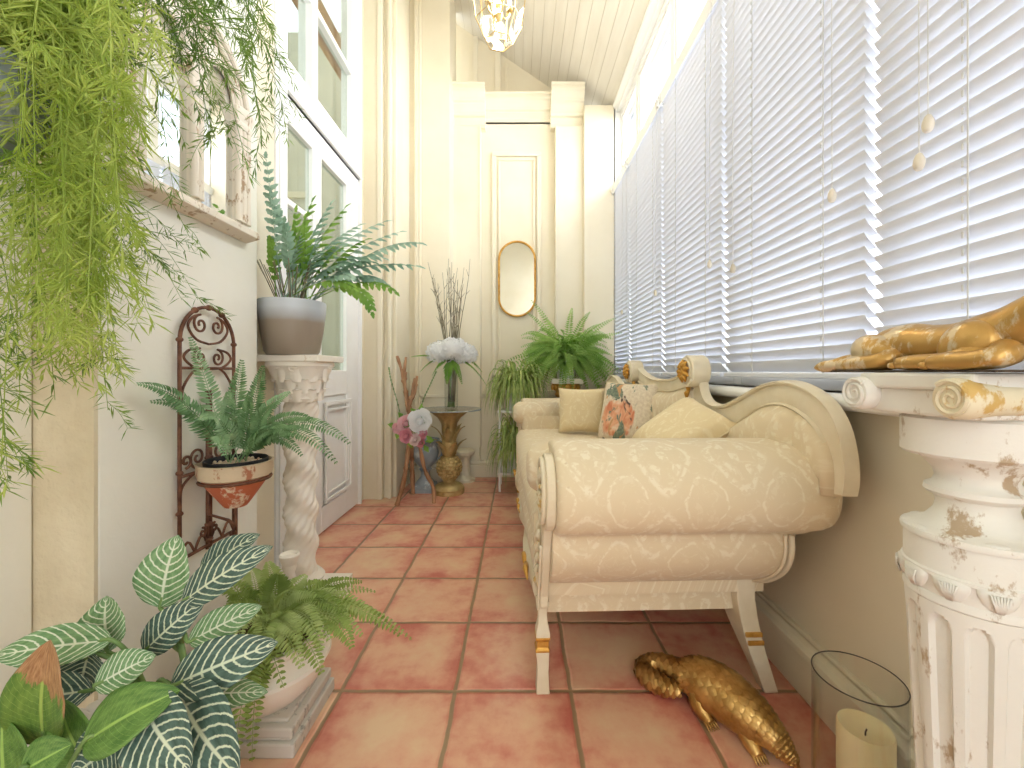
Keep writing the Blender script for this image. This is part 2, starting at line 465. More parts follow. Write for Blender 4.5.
# raised panel frames on the back wall
def frame_xz(b, x0, x1, z0, z1, y, w, d):
    b.box(x0, x1, y-d, y, z1-w, z1); b.box(x0, x1, y-d, y, z0, z0+w)
    b.box(x0, x0+w, y-d, y, z0+w, z1-w); b.box(x1-w, x1, y-d, y, z0+w, z1-w)
b = MB(); frame_xz(b, -.215, .19, .82, 2.66, YB, .035, .022); frame_xz(b, -.165, .14, .87, 2.61, YB, .018, .012)
struct(b.build('trim_7', M['wall_cream'], bevel=.005))
b = MB(); b.box(-.31, .31, YB-.025, YB, .665, .70); b.box(-.31, .31, YB-.015, YB, .64, .665)
struct(b.build('trim_8', M['wall_cream'], bevel=.005))
# gable mouldings
b = MB(); b.box(-.39, -.35, 3.63, 3.66, 3.1, zc(-.35)); b.box(-.20, -.15, 3.62, 3.66, 3.1, zc(-.15)-.005)
b.prism([(-.13, 3.20), (.30, 3.20), (.20, 3.235), (-.13, 3.235)], 'y', 3.63, 3.66)
b.prism([(-.115, 3.20), (-.09, 3.20), (-.09, zc(-.09)-.06), (-.115, zc(-.115)-.06)], 'y', 3.64, 3.66)
struct(b.build('trim_9', M['wall_cream'], bevel=.003))
b = MB(); b.box(-.57, .53, 3.385, YB, 0, .10); b.box(-.57, .53, 3.395, YB, .10, .125); b.box(.53, .76, 3.345, 3.5, 0, .12)
struct(b.build('baseboard_back', M['baseboard'], bevel=.006))

# left: projecting stack beyond the door, seen face on
b = MB()
b.box(-1.12, -.94, 2.80, 3.47, 0, zc(-.94))
b.box(-.94, -.52, 3.20, 3.53, 0, zc(-.52))
struct(b.build('wall_left', M['wall_cream'], bevel=.003))
b = MB()
for x0, x1, y in ((-.94, -.905, 2.79), (-.905, -.875, 2.83), (-.875, -.85, 2.81), (-.85, -.825, 2.85)):
    b.box(x0, x1, y, 3.20, 0, zc(x1))
struct(b.build('trim_10', M['wall_cream'], bevel=.006))
b = MB(); b.box(-.785, -.755, 3.17, 3.20, .16, zc(-.755)); b.box(-.755, -.735, 3.18, 3.20, .16, zc(-.735))
struct(b.build('trim_11', M['wall_cream'], bevel=.005))
b = MB(); b.box(-.80, -.515, 3.175, 3.21, 0, .12); b.box(-.80, -.515, 3.185, 3.21, .12, .145); b.box(-.80, -.53, 3.18, 3.20, .655, .68)
struct(b.build('baseboard_left', M['baseboard'], bevel=.005))

# left: door wall
b = MB()
b.box(-1.12, -1.03, 2.715, 2.80, 0, zc(-1.03)); b.box(-1.12, -1.03, 1.37, 1.60, 0, zc(-1.03)); b.box(-1.12, -1.03, 1.60, 2.715, 3.35, zc(-1.03))
struct(b.build('wall_left_door', M['wall_cream']))
# transom window over the door
w = sempty('window_6', (-1.03, 2.15, 2.1))
b = MB(); X0, X1 = -1.09, -1.015
b.box(X0, X1, 1.60, 2.715, 2.085, 2.235)
b.box(X0, X1, 2.585, 2.715, 2.235, 3.35); b.box(X0, X1, 1.60, 1.72, 2.235, 3.35)
b.box(X0, X1, 2.08, 2.135, 2.235, 3.35); b.box(X0, X1, 1.72, 2.585, 3.28, 3.35)
b.box(-1.07, -1.02, 1.72, 2.585, 2.675, 2.705)
b.box(X0-.01, X1+.012, 1.60, 2.715, 2.085, 2.10); b.box(X0, X1+.008, 2.695, 2.715, 0, 3.35)
b.build('window_frame', M['frame_white'], w, bevel=.004)
MB().box(-1.056, -1.052, 1.72, 2.585, 2.235, 3.28).build('window_pane', M['door_glass'], w)
# the glazed door
d = sempty('door_1', (-1.03, 2.15, 0))
b = MB(); X0, X1 = -1.065, -1.025
b.box(X0, X1, 1.60, 1.79, .01, 2.08); b.box(X0, X1, 2.10, 2.196, .01, 2.08); b.box(X0, X1, 2.515, 2.695, .01, 2.08)
for y0, y1 in ((1.79, 2.10), (2.196, 2.515)):
    b.box(X0, X1, y0, y1, 1.965, 2.08); b.box(X0, X1, y0, y1, .72, .86); b.box(X0, X1, y0, y1, .01, .14)
b.box(X0+.005, X1-.003, 1.79, 2.10, 1.60, 1.63)
b.build('door_frame', M['trim_white'], d, bevel=.004)
def frame_yz(b, y0, y1, z0, z1, x, w, dd):
    b.box(x, x+dd, y0, y1, z1-w, z1); b.box(x, x+dd, y0, y1, z0, z0+w)
    b.box(x, x+dd, y0, y0+w, z0+w, z1-w); b.box(x, x+dd, y1-w, y1, z0+w, z1-w)
for y0, y1 in ((1.72, 2.10), (2.196, 2.60)):
    b = MB(); b.box(X0+.008, X1-.012, max(y0,1.79), min(y1,2.515), .14, .72)
    frame_yz(b, y0+.03, y1-.02, .15, .69, X1-.002, .022, .012); frame_yz(b, y0+.06, y1-.05, .19, .65, X1-.004, .014, .010)
    b.build('door_panel', M['trim_white'], d, bevel=.003)
for y0, y1 in ((1.79, 2.10), (2.196, 2.515)):
    MB().box(-1.05, -1.046, y0, y1, .86, 1.965).build('door_pane', M['door_glass'], d)
for z in (.27, 1.75):
    b = MB(); b.lathe([(.007, -.04), (.007, .04)], (-1.022, 2.70, z), 10); b.build('hinge', M['trim_white'], d, True)
# hall beyond the glass
b = MB(); b.box(-2.7, -2.6, .6, 3.9, 0, 3.6); b.box(-2.6, -1.12, 3.4, 3.5, 0, 3.6)
struct(b.build('wall_hall', M['room_grey']))
struct(MB().box(-2.7, -1.15, .6, 3.9, -.06, 0).build('floor_hall', M['room_grey']))
b = MB(); b.box(-1.30, -1.20, 1.2, 3.3, 2.98, 3.12)
struct(b.build('trim_12', M['wood_orange'], bevel=.005))
b = MB(); frame_yz(b, 2.2, 2.9, .9, 2.6, -2.6, .05, .03); frame_yz(b, 2.95, 3.35, .9, 2.6, -2.6, .05, .03); frame_xz(b, -2.4, -1.6, .9, 2.3, 3.4, .05, .03)
struct(b.build('trim_13', M['wall_cream'], bevel=.005))

# left: near wall with the arched mirror and the return that faces us
b = MB(); b.box(-1.07, -.97, -1.2, .84, 0, zc(-.97)); b.box(-1.07, -.85, .85, 1.37, 0, zc(-.85))
struct(b.build('wall_left_near', M['wall_white'], bevel=.004))
struct(MB().box(-1.07, -.8502, .842, .85, 0, zc(-.8502)).build('trim_14', M['plaster']))
struct(MB().box(-1.07, -.92, 1.37, 1.585, 0, zc(-.92)).build('trim_15', M['wall_cream']))
b = MB(); b.box(-1.07, -.912, 1.585, 1.665, 0, zc(-.912)); b.box(-1.07, -.905, 1.60, 1.615, 0, zc(-.905)-.004)
struct(b.build('trim_16', M['frame_white'], bevel=.003))

# right: lower wall, sill, baseboard
b = MB(); b.box(XR, .86, -1.2, 3.47, 0, .80)
struct(b.build('wall_right', M['lower_wall']))
b = MB(); b.box(.72, .87, -1.2, 3.36, .765, .80)
b.tube([(.72, -1.2, .7825), (.72, 3.36, .7825)], .0175, 12)
struct(b.build('trim_17', M['trim_white'], smooth='auto'))
b = MB(); b.box(.742, XR, -1.2, 3.36, 0, .11); b.prism([(.735,.11),(.76,.11),(.76,.15),(.752,.148),(.748,.135),(.735,.128)], 'y', -1.2, 3.36)
b.box(.748, XR, -1.2, 3.36, .158, .166)
struct(b.build('baseboard_right', M['baseboard'], bevel=.002))
struct(MB().box(.80, .87, -.45, .225, .80, 2.94).build('light_blocker_right', M['wall_cream']))  # unseen panel added to keep daylight off the near pedestal
# window wall: five bays, mullions on the blind joints
seams = [3.40, 2.905, 2.242, 1.572, .915, .255]
b = MB(); b.box(.79, .90, -1.2, 3.47, 2.93, 3.02); b.prism([(.76, 2.97), (.80, 2.94), (.80, 3.0), (.76, 3.0)], 'y', -1.2, 3.47)
b.box(.765, .90, 3.36, 3.47, .80, 3.0)
struct(b.build('wall_right_head', M['trim_white'], bevel=.003))
for i in range(5):
    y1, y0 = seams[i], seams[i+1]
    w = sempty('window_%d' % (i+1), (.84, (y0+y1)/2, .80))
    b = MB(); m0 = .028
    b.box(.822, .868, y0-m0, y0+m0, .80, 2.93)
    if i == 0: b.box(.822, .868, y1-.05, y1, .80, 2.93)
    ye = y1 - (.05 if i == 0 else m0)
    ys = y0 + m0
    b.box(.822, .868, ys, ye, 2.30, 2.36); b.box(.822, .868, ys, ye, .80, .87); b.box(.822, .868, ys, ye, 2.885, 2.93)
    for z0, z1 in ((2.36, 2.885), (.87, 2.30)):   # sash beads
        for (a, c2, d0, d1) in ((ys, ys+.018, z0, z1), (ye-.018, ye, z0, z1), (ys+.018, ye-.018, z0, z0+.018), (ys+.018, ye-.018, z1-.018, z1)):
            b.box(.832, .858, a, c2, d0, d1)
    b.build('window_frame', M['frame_white'], w, bevel=.003)
    for z0, z1 in ((2.378, 2.867), (.888, 2.282)):
        MB().box(.843, .847, ys+.018, ye-.018, z0, z1).build('window_pane', M['window_glass'], w)
struct(MB().box(.915, .935, -1.2, 3.8, 2.87, 2.92).build('trim_18', M['slate']))

b = MB(); b.box(-.97, -.35, -1.26, -1.2, 0, 1.85); b.box(.45, .78, -1.26, -1.2, 0, 1.85); b.box(-.97, .78, -1.26, -1.2, 1.85, zc(.78)); b.prism([(-.97, zc(.78)), (.78, zc(.78)), (-.97, zc(-.97))], 'y', -1.26, -1.2)
struct(b.build('wall_front', M['wall_cream']))

# ================================================================== BLINDS
where = ['at the far end of the window wall', 'second from the far end wall',
         'above the middle of the sofa', 'above the near end of the sofa', 'nearest, with two cord pulls side by side']
pulls = [[(2.997, 1.27)], [(2.268, 1.27)], [(1.626, 1.26)], [(.9925, 1.259), (1.45, 1.20)], [(.760, 1.292), (.777, 1.231)]]
for i in range(5):
    y1, y0 = seams[i] - .009, seams[i+1] + .009
    if i == 0: y1 -= .03
    t = thing('venetian_blind', 'white slatted blind ' + where[i], 'blind', (.78, (y0+y1)/2, .84), 'venetian blinds along the window wall')
    b = MB(); b.box(.758, .802, y0, y1, 2.285, 2.325); b.box(.752, .758, y0, y1, 2.262, 2.33); b.build('head_rail', M['frame_white'], t, bevel=.002)
    MB().box(.762, .798, y0+.005, y1-.005, .832, .848).build('bottom_rail', M['slat'], t, bevel=.004)
    s = MB(); n = 47; dx, dz = .0140, .0168
    for k in range(n):
        z = .868 + (2.272-.868)*k/(n-1)
        xs = [.780-dx, .780-dx*.5, .780+.0012, .780+dx*.6, .780+dx]
        zs = [z+dz, z+dz*.36, z-dz*.20, z-dz*.68, z-dz]
        jy = R.uniform(-.002, .002)
        ring = lambda yy: [(xx, yy, zz) for xx, zz in zip(xs, zs)] + [(xx, yy, zz-.0016) for xx, zz in reversed(list(zip(xs, zs)))]
        s.loft([ring(y0+.004+jy), ring(y1-.004+jy)])
    s.build('slats', M['slat'], t, smooth='auto')
    lad = MB()
    for fy in ((.12, .88) if i == 0 else (.20, .70)):
        yy = y0 + (y1-y0)*fy
        for xx in (.764, .797): lad.box(xx-.0006, xx+.0006, yy-.0012, yy+.0012, .84, 2.29)
        for k in range(n):
            z = .868 + (2.272-.868)*k/(n-1); lad.box(.7655, .7675, yy-.0005+.010, yy+.012, z-.001, z+.010)
    lad.build('ladder_cord', M['cord'], t)
    for yy in (y0+.012, y1-.012):
        br = MB()
        br.box(.744, .752, yy-.010, yy+.010, 2.275, 2.318)
        br.lathe([(.008, 0), (.008, .006), (.003, .008)], (.738, yy, 2.30), 10, 'x')
        br.build('bracket', M['trim_white'], t, bevel=.001)
    for q, (dy, zz) in enumerate(pulls[i]):
        yy = dy
        cm = MB(); cm.tube([(.748, yy, 2.28), (.742, yy+.001, 1.8), (.742, yy, zz+.02)], .0009, 5)
        cp = cm.build('pull_cord', M['cord'], t)
        a = MB(); a.lathe([(.002, .024), (.005, .021), (.0085, .012), (.0092, .004), (.0075, -.004), (.0045, -.008), (.001, -.008)], (.742, yy, zz), 14)
        a.build('cord_pull', M['acorn'], cp, True)

# ================================================================== SOFA
def uvgrid(mb, base, nu, nv, su, sv):
    for i in range(nu):
        for j in range(nv): mb.uv[base + i*nv + j] = (su(i, j), sv(i, j))
sofa = thing('sofa', 'cream damask scroll arm sofa with carved gilt wooden frame along the window wall', 'sofa', (.37, 1.0, 0))
YC = 1.87
def mir(y): return 2*YC - y
def add_half(fn):
    pass
# back frame rail
outer = [(.848,.595),(.842,.63),(.846,.68),(.864,.738),(.904,.788),(.972,.82),(1.05,.830),(1.14,.816),(1.24,.780),(1.32,.752),(1.39,.744),(1.44,.757),(1.468,.79),(1.476,.83)]
inner = [(.897,.590),(.893,.625),(.898,.655),(.912,.692),(.945,.726),(1.0,.752),(1.06,.762),(1.13,.748),(1.21,.708),(1.29,.675),(1.40,.664),(1.49,.680),(1.540,.72),(1.560,.77)]
op = spline(outer, 4); ip = spline(inner, 4)
prof = [(0,.690),(0,.680),(.02,.668),(.08,.660),(.16,.662),(.20,.670),(.55,.664),(.84,.668),(.90,.660),(.96,.664),(1,.680),(1,.690)]
def rail(ops, ips, m, sgn):
    rings = []
    for o_, i_ in zip(ops, ips):
        ring = []
        for t_, x_ in prof:
            y = o_[0] + (i_[0]-o_[0])*t_; z = o_[1] + (i_[1]-o_[1])*t_
            ring.append((x_, mir(y) if m else y, z))
        rings.append(ring)
    sgn.loft(rings)
fr = MB()
for m_ in (0, 1): rail(op, ip, m_, fr)
oc = spline([(1.545,.893),(1.60,.862),(1.68,.838),(1.77,.822),(1.87,.817)], 4)
ic = spline([(1.575,.790),(1.615,.785),(1.68,.772),(1.77,.762),(1.87,.759)], 4)
for m_ in (0, 1): rail(oc, ic, m_, fr)
fr.build('back_frame', M['paintwood'], sofa, smooth='auto')
# carved scroll ends with gilt leaves
for m_ in (0, 1):
    f = (lambda y: mir(y)) if m_ else (lambda y: y)
    sc = MB(); cy, cz, rr = 1.518, .853, .058
    sc.lathe([(rr-.004, .628), (rr, .633), (rr, .690), (rr-.004, .695)], (0, f(cy), cz), 36, 'x')
    # volute ridge
    pts = []
    for k in range(60):
        a = k/59*2.1*2*PI; r_ = rr*(.96 - .80*k/59)
        pts.append((.628, f(cy - r_*math.cos(a+.6)), cz - r_*math.sin(a+.6)))
    sc.tube(pts, [.006*(1-.5*k/59) for k in range(60)], 6)
    so = sc.build('scroll', M['paintwood'], sofa, smooth='auto')
    lf = MB()
    for k in range(9):
        a = k*2*PI/9 + .3
        c0 = Vector((.624, f(cy)+.012*math.cos(a), cz+.012*math.sin(a)))
        c1 = Vector((.620, f(cy)+.042*math.cos(a+.5), cz+.042*math.sin(a+.5)))
        lf.tube([c0, (c0+c1)/2+Vector((-.008,0,0)), c1], [.006,.011,.003], 6)
    lf.ball((.618, f(cy), cz), .011, 10, 8)
    for k in range(4):
        y = 1.545+k*.012; lf.tube([(.655, f(y-.01), .81-k*.022), (.648, f(y), .795-k*.024), (.656, f(y+.012), .765-k*.026)], [.004,.010,.002], 6)
    lf.build('gilt_leaf', M['gilt'], so, smooth=True)
# back upholstery
up = MB(); samples = [(y, z) for y, z in ip] + ic[1:]
full = [(y, z-.004) for y, z in samples] + [(mir(y), z-.004) for y, z in reversed(samples[:-1])]
full = [p for p in full if 0 < 1]
seq = []
for p in full:
    if not seq or p[0] > seq[-1][0] + .003: seq.append(p)
nv = 12
b0 = len(up.v)
for (y, z) in seq:
    for j in range(nv):
        t_ = j/(nv-1); yy_ = min(y, mir(y)); zl_ = .46 + max(0, min(1, (1.10-yy_)/.15))*.12; zz = zl_ + (z-zl_)*t_
        e = min(t_/.6, 1) * min((1-t_)/.12, 1)
        ey = 1 if 1.0 < y < 2.75 else .5
        mid = 1 - .35*math.exp(-((y-1.5)/.05)**2) - .35*math.exp(-((y-2.24)/.05)**2)
        up.v.append((.688 - .035*math.sin(min(e,1)*PI/2)*ey*mid, y, zz)); up.uv[len(up.v)-1] = (y, zz)
for i in range(len(seq)-1):
    for j in range(nv-1):
        a = b0+i*nv+j; up.f.append((a, a+nv, a+nv+1, a+1))
up.build('back_upholstery', M['damask'], sofa, smooth=True, solid=.02)
bb = MB(); bb.prism([(1.30,.30),(1.16,.60),(1.45,.66),(1.55,.76),(2.19,.76),(2.29,.66),(2.58,.60),(2.44,.30)], 'x', .70, .712)
bb.build('back_board', M['fabric_plain'], sofa)
# seat
st = MB(); rings = []
ys = [1.12, 1.14, 1.20] + [1.2+.1*k for k in range(1, 14)] + [2.60, 2.62]
NPR = 14
for y in ys:
    e = .82 if y in (1.12, 2.62) else 1
    pr = [(.665,.26),(.665,.49),(.40,.505),(.20,.508),(.10,.503),(.067,.490),(.048,.465),(.044,.435),(.050,.405),(.055,.39),(.045,.375),(.046,.33),(.060,.26),(.2,.26)]
    k = math.sin((y-1.12)/(1.5)*PI)
    ring = [(x - (.012*k if x < .1 else 0), y, z if z < .4 else .26+(z-.26)*e) for x, z in pr]
    rings.append(ring)
b0 = len(st.v); st.loft(rings)
cum = [0]
for a, b_ in zip(rings[0][:-1], rings[0][1:]): cum.append(cum[-1] + (Vector(b_)-Vector(a)).length)
for i, y in enumerate(ys):
    for j in range(NPR): st.uv[b0+i*NPR+j] = (y, cum[j])
st.build('seat', M['damask'], sofa, smooth='auto')
# valance rail under the seat
vr = MB(); r2 = []
for k in range(25):
    y = 1.16 + (2.58-1.16)*k/24; q = k/24
    dz = .022*abs(math.sin(q*PI*3)); dx = .008*math.cos(q*PI*6)
    r2.append([(.050+dx*.3, y, .285), (.038+dx, y, .27), (.040+dx, y, .245-dz), (.056, y, .222-dz), (.075, y, .222-dz), (.075, y, .285)])
vr.loft(r2); vr.build('seat_rail', M['paintwood'], sofa, smooth='auto')
for yc_ in (1.30, YC, 2.44):
    gl_ = MB()
    for s_ in (-1, 1):
        gl_.tube([(.036, yc_, .262), (.030, yc_+s_*.05, .272), (.034, yc_+s_*.09, .258)], [.010,.008,.002], 6)
    gl_.build('carved_ornament', M['gilt'], sofa, smooth=True)
# arms
armp = [(1.19,.44),(1.195,.56),(1.19,.61),(1.165,.650),(1.12,.672),(1.06,.681),(1.0,.678),(.950,.660),(.914,.622),(.900,.578),(.906,.534),(.93,.497),(.965,.478),
        (.992,.466),(.996,.450),(.994,.43),(1.000,.400),(1.018,.368),(1.050,.336),(1.095,.305),(1.145,.282),(1.19,.272)]
ap = spline(armp, 3)
cyc, czc = 1.04, .57
for m_ in (0, 1):
    f = (lambda y: mir(y)) if m_ else (lambda y: y)
    a = MB(); rings = []; xs = [(.082,.90),(.085,.955),(.095,1.0),(.12,1.012),(.20,1.0),(.35,1.0),(.5,1.0),(.58,1.0),(.62,.985),(.65,.94),(.672,.86),(.682,.74)]
    xs = [(.082,.90),(.085,.955),(.095,1.0),(.12,1.01)] + [(.12+.04*k, 1.0) for k in range(1, 12)] + [(.60,1.0),(.64,1.0),(.655,1.0),(.667,1.0),(.690,.985),(.708,.94),(.720,.84),(.725,.68)]
    cl = [0]
    for p, q in zip(ap[:-1], ap[1:]): cl.append(cl[-1] + math.hypot(p[0]-q[0], p[1]-q[1]))
    for x, s_ in xs:
        ring = []
        for (y, z) in ap:
            ss = s_ if z > .46 else (s_*.25+.75)
            if z <= .46:
                kk = min(1, max(0, (x-.655)/.012)); z2 = z + (.474-z)*kk; y2 = y; ss = ss if kk == 0 else s_
            else: y2, z2 = y, z
            ring.append((x, f(cyc + (y2-cyc)*ss), czc + (z2-czc)*ss))
        rings.append(ring)
    b0 = len(a.v); a.loft(rings)
    for i, (x, s_) in enumerate(xs):
        for j in range(len(ap)): a.uv[b0+i*len(ap)+j] = (x + ((1-s_)*.10 if x > .4 else 0), cl[j])
    ao = a.build('arm', M['damask'], sofa, smooth='auto')
    pd = MB(); b0 = len(pd.v)
    pr = [(.001,.026),(.035,.028),(.052,.036),(.064,.055),(.068,.085),(.068,.30)]
    pd.lathe(pr, (0, f(1.128), .598), 28, 'x')
    for i, (r_, h_) in enumerate(pr):
        for j in range(28): pd.uv[b0+i*28+j] = (h_, j/28*.42)
    pd.build('arm_pad', M['damask'], ao, smooth=True)
    # pleats at the scroll end
    for k in range(7):
        pl = MB()
        an = -.6 + k*.55
        y0_, z0_ = 1.0+.070*math.cos(an+1.2), .575+.070*math.sin(an+1.2)
        y1_, z1_ = 1.0+.100*math.cos(an+1.25), .575+.100*math.sin(an+1.25)
        pl.tube([(.084, f(y0_), z0_), (.088, f((y0_+y1_)/2), (z0_+z1_)/2), (.105, f(y1_), z1_)], [.004,.005,.002], 5)
        pl.build('pleat', M['damask'], ao, smooth=True)
    # bottom apron below the arm
    MB().box(.085, .60, f(1.150) if not m_ else f(1.165), f(1.165) if not m_ else f(1.150), .198, .292).build('arm_apron', M['damask'], ao)
    # welt trim on the rear edge of the arm panel
    wl = MB(); seg = [(.652, f(y-.004), z) for y, z in ap if z < .465 and y < 1.16]
    wl.tube(seg, .007, 8); wl.tube([(.636, p[1]-(.001 if not m_ else -.001), p[2]) for p in seg], .004, 8); wl.build('arm_welt', M['paintwood'], ao, smooth=True)
    # carved front post with volute
    ps = MB()
    post = [(1.0,.478),(.965,.49),(.935,.52),(.924,.57),(.935,.62),(.965,.648),(1.0,.658),(1.04,.648),(1.068,.62),(1.075,.58),(1.07,.53),(1.075,.46),(1.10,.38),(1.13,.32),(1.155,.28),(1.165,.235),
            (1.10,.235),(1.095,.27),(1.07,.32),(1.045,.38),(1.025,.43)]
    pp = [(f(y), z) for y, z in spline(post, 3)]
    ps.prism(pp, 'x', .060, .082)
    po = ps.build('arm_post', M['paintwood'], sofa, bevel=.004)
    ri = MB()
    ri.tube([(.056, f(1.0+.062*math.cos(2*PI*k/28)), .572+.072*math.sin(2*PI*k/28)) for k in range(29)], .007, 6)
    ri.tube([(.056, y, z) for y, z in pp[40:]], .004, 5)
    ri.build('post_moulding', M['paintwood'], po, smooth=True)
    gi = MB()
    for k in range(8):
        an = k*2*PI/8; gi.tube([(.052, f(1.0+.012*math.cos(an)), .572+.012*math.sin(an)), (.051, f(1.0+.032*math.cos(an+.3)), .572+.036*math.sin(an+.3)), (.053, f(1.0+.048*math.cos(an+.5)), .572+.052*math.sin(an+.5))], [.005,.007,.003], 6)
    gi.build('gilt_rosette', M['gilt_worn'], po, smooth=True); gi = MB()
    for k in range(5):
        yy, zz = 1.062+k*.016, .455-k*.036
        gi.tube([(.055, f(yy), zz), (.052, f(yy+.008), zz-.016), (.055, f(yy+.016), zz-.032)], [.004,.008,.003], 6)
    gi.build('gilt_carving', M['gilt_worn'], po, smooth=True)
# legs
def sq(cx, cy, a, b_, z): return [(cx-a, cy-b_, z), (cx+a, cy-b_, z), (cx+a, cy+b_, z), (cx-a, cy+b_, z)]
for m_ in (0, 1):
    f = (lambda y: mir(y)) if m_ else (lambda y: y)
    L = MB()
    for z, a, dx in ((.245,.016,0),(.235,.019,0),(.225,.016,0),(.212,.011,.0),(.19,.0125,.0),(.165,.018,0),(.145,.0185,0),(.138,.016,0)): pass
    def rings_of(lst, cy=1.135, cx=.070): return [sq(cx+dx, f(cy), a, a*1.05, z) for z, a, dx in lst]
    L.loft(rings_of([(.245,.017,0),(.232,.017,0),(.228,.013,0),(.205,.011,0),(.185,.013,0),(.160,.0185,0),(.148,.0185,0)]))
    L.loft(rings_of([(.112,.016,-.001),(.108,.018,-.001),(.104,.0175,-.001),(.075,.015,.001),(.055,.015,0),(.02,.0165,0),(0,.018,0)]))
    lo = L.build('leg', M['paintwood'], sofa, bevel=.003)
    G = MB(); G.loft(rings_of([(.150,.0195,0),(.143,.0195,0),(.140,.016,0),(.122,.0155,0),(.118,.019,-.001),(.110,.019,-.001)]))
    G.build('gilt_band', M['gilt'], lo, bevel=.003)
    L = MB(); rr = []
    for z, x0, x1, y0, y1 in ((.36,.590,.640,1.12,1.25),(.24,.592,.642,1.118,1.245),(.19,.600,.648,1.115,1.225),(.15,.608,.655,1.112,1.200),(.10,.622,.666,1.108,1.170),(.05,.640,.680,1.104,1.150),(0,.656,.694,1.100,1.140)):
        rr.append([(x0, f(y0), z), (x1, f(y0), z), (x1, f(y1), z), (x0, f(y1), z)])
    L.loft(rr); lo = L.build('leg', M['paintwood'], sofa, bevel=.003)
    G = MB()
    for z, x0, x1 in ((.150,.606,.657),(.128,.612,.662)):
        G.box(x0+.004, x1-.002, min(f(1.106), f(1.114)), max(f(1.106), f(1.114)), z-.006, z+.006)
    G.build('gilt_band', M['gilt'], lo, bevel=.002)
sofa.rotation_euler[2] = math.radians(2.0)

# ---------------- cushions
def cushion(name, label, c, w, h, th, axes, mat, group=None):
    """axes: (u, v) directions of the cushion plane"""
    u = Vector(axes[0]).normalized(); v = Vector(axes[1]); v = (v - u*v.dot(u)).normalized(); n = u.cross(v)
    b = MB(); N = 22
    for sgn in (1, -1):
        b0 = len(b.v)
        for i in range(N+1):
            for j in range(N+1):
                s_ = -1+2*i/N; t_ = -1+2*j/N
                pinch = 1 - .07*(1-s_*s_) * abs(t_)**3 ; pinch2 = 1 - .07*(1-t_*t_)*abs(s_)**3
                tz = th*.5*((1-s_**4)*(1-t_**4))**.45
                p = Vector(c) + u*(s_*w/2*pinch2) + v*(t_*h/2*pinch) + n*(sgn*tz)
                b.v.append(tuple(p)); b.uv[len(b.v)-1] = (s_*w/2, t_*h/2)
        for i in range(N):
            for j in range(N):
                a = b0+i*(N+1)+j; q = (a, a+1, a+N+2, a+N+1)
                b.f.append(q if sgn < 0 else tuple(reversed(q)))
    t = thing(name, label, 'cushion', tuple(c), group)
    b.build('cover', mat, t, smooth=True)
    p = MB(); loop = []
    for k in range(4*N+1):
        q = k % (4*N)
        if q < N: s_, t_ = -1+2*q/N, -1
        elif q < 2*N: s_, t_ = 1, -1+2*(q-N)/N
        elif q < 3*N: s_, t_ = 1-2*(q-2*N)/N, 1
        else: s_, t_ = -1, 1-2*(q-3*N)/N
        pinch = 1 - .07*(1-s_*s_) * abs(t_)**3 ; pinch2 = 1 - .07*(1-t_*t_)*abs(s_)**3
        loop.append(Vector(c) + u*(s_*w/2*pinch2) + v*(t_*h/2*pinch))
    p.tube(loop, .0025, 5); p.build('piping', M['fabric_plain'], t, smooth=True)
    return t
def floral():
    m = NT('floral_print'); tc = m.t.nodes.new('ShaderNodeTexCoord'); uv = tc.outputs['UV']
    mp = m.t.nodes.new('ShaderNodeMapping'); m.l(uv, mp.inputs[0]); mp.inputs['Rotation'].default_value = (0, 0, .5); mp.inputs['Scale'].default_value = (1, .55, 1)
    n1 = m.noise(mp.outputs[0], 9, 4, .6, .6); n2 = m.noise(mp.outputs[0], 17, 3, .6, 1.2)
    mp2 = m.t.nodes.new('ShaderNodeMapping'); m.l(uv, mp2.inputs[0]); mp2.inputs['Location'].default_value = (3, 1, 0); mp2.inputs['Scale'].default_value = (1.3, .7, 1)
    n3 = m.noise(mp2.outputs[0], 10, 3, .5, 1.0); n4 = m.noise(uv, 80, 3)
    sp = m.t.nodes.new('ShaderNodeSeparateXYZ'); m.l(uv, sp.inputs[0])
    base = m.ramp(n4, [(.3, srgb(214,196,170)), (.7, srgb(236,222,198))])
    # large blossom low on the cushion, petals by angle
    dx = m.math('ADD', sp.outputs[0], .03); dy = m.math('ADD', sp.outputs[1], .04)
    rad = m.math('SQRT', m.math('ADD', m.math('MULTIPLY', dx, dx), m.math('MULTIPLY', dy, dy)))
    rad = m.math('ADD', rad, m.math('MULTIPLY', m.math('SUBTRACT', n2, .5), .06))
    c = m.mix(m.ramp(rad, [(.085, (1,1,1)), (.095, (0,0,0))]), base, m.ramp(n2, [(.35, srgb(214,132,98)), (.5, srgb(232,176,140)), (.68, srgb(240,214,186))]))
    c = m.mix(m.ramp(n1, [(.535, (0,0,0)), (.56, (1,1,1))]), c, m.ramp(n4, [(.4, srgb(112,124,110)), (.6, srgb(140,150,128))]))
    c = m.mix(m.ramp(n3, [(.63, (0,0,0)), (.66, (1,1,1))]), c, srgb(96,82,74))
    c = m.mix(m.ramp(n3, [(.36, (1,1,1)), (.39, (0,0,0))]), c, srgb(206,158,112))
    m.col(c); m.set(.8, 0, .2); m.bump(n4, .2, .002); return m.m
M['floral'] = floral()
cushion('cushion', 'square cream damask cushion leaning at the far arm of the sofa', (.36, 2.36, .635), .26, .25, .10, ((.97, -.10, 0), (.10, .22, 1)), M['damask_light'])
cushion('cushion', 'floral print cushion with pink blossom and green leaves in the middle of the sofa', (.530, 2.0, .655), .31, .30, .11, ((.68, -.72, .0), (.38, .02, 1)), M['floral'])
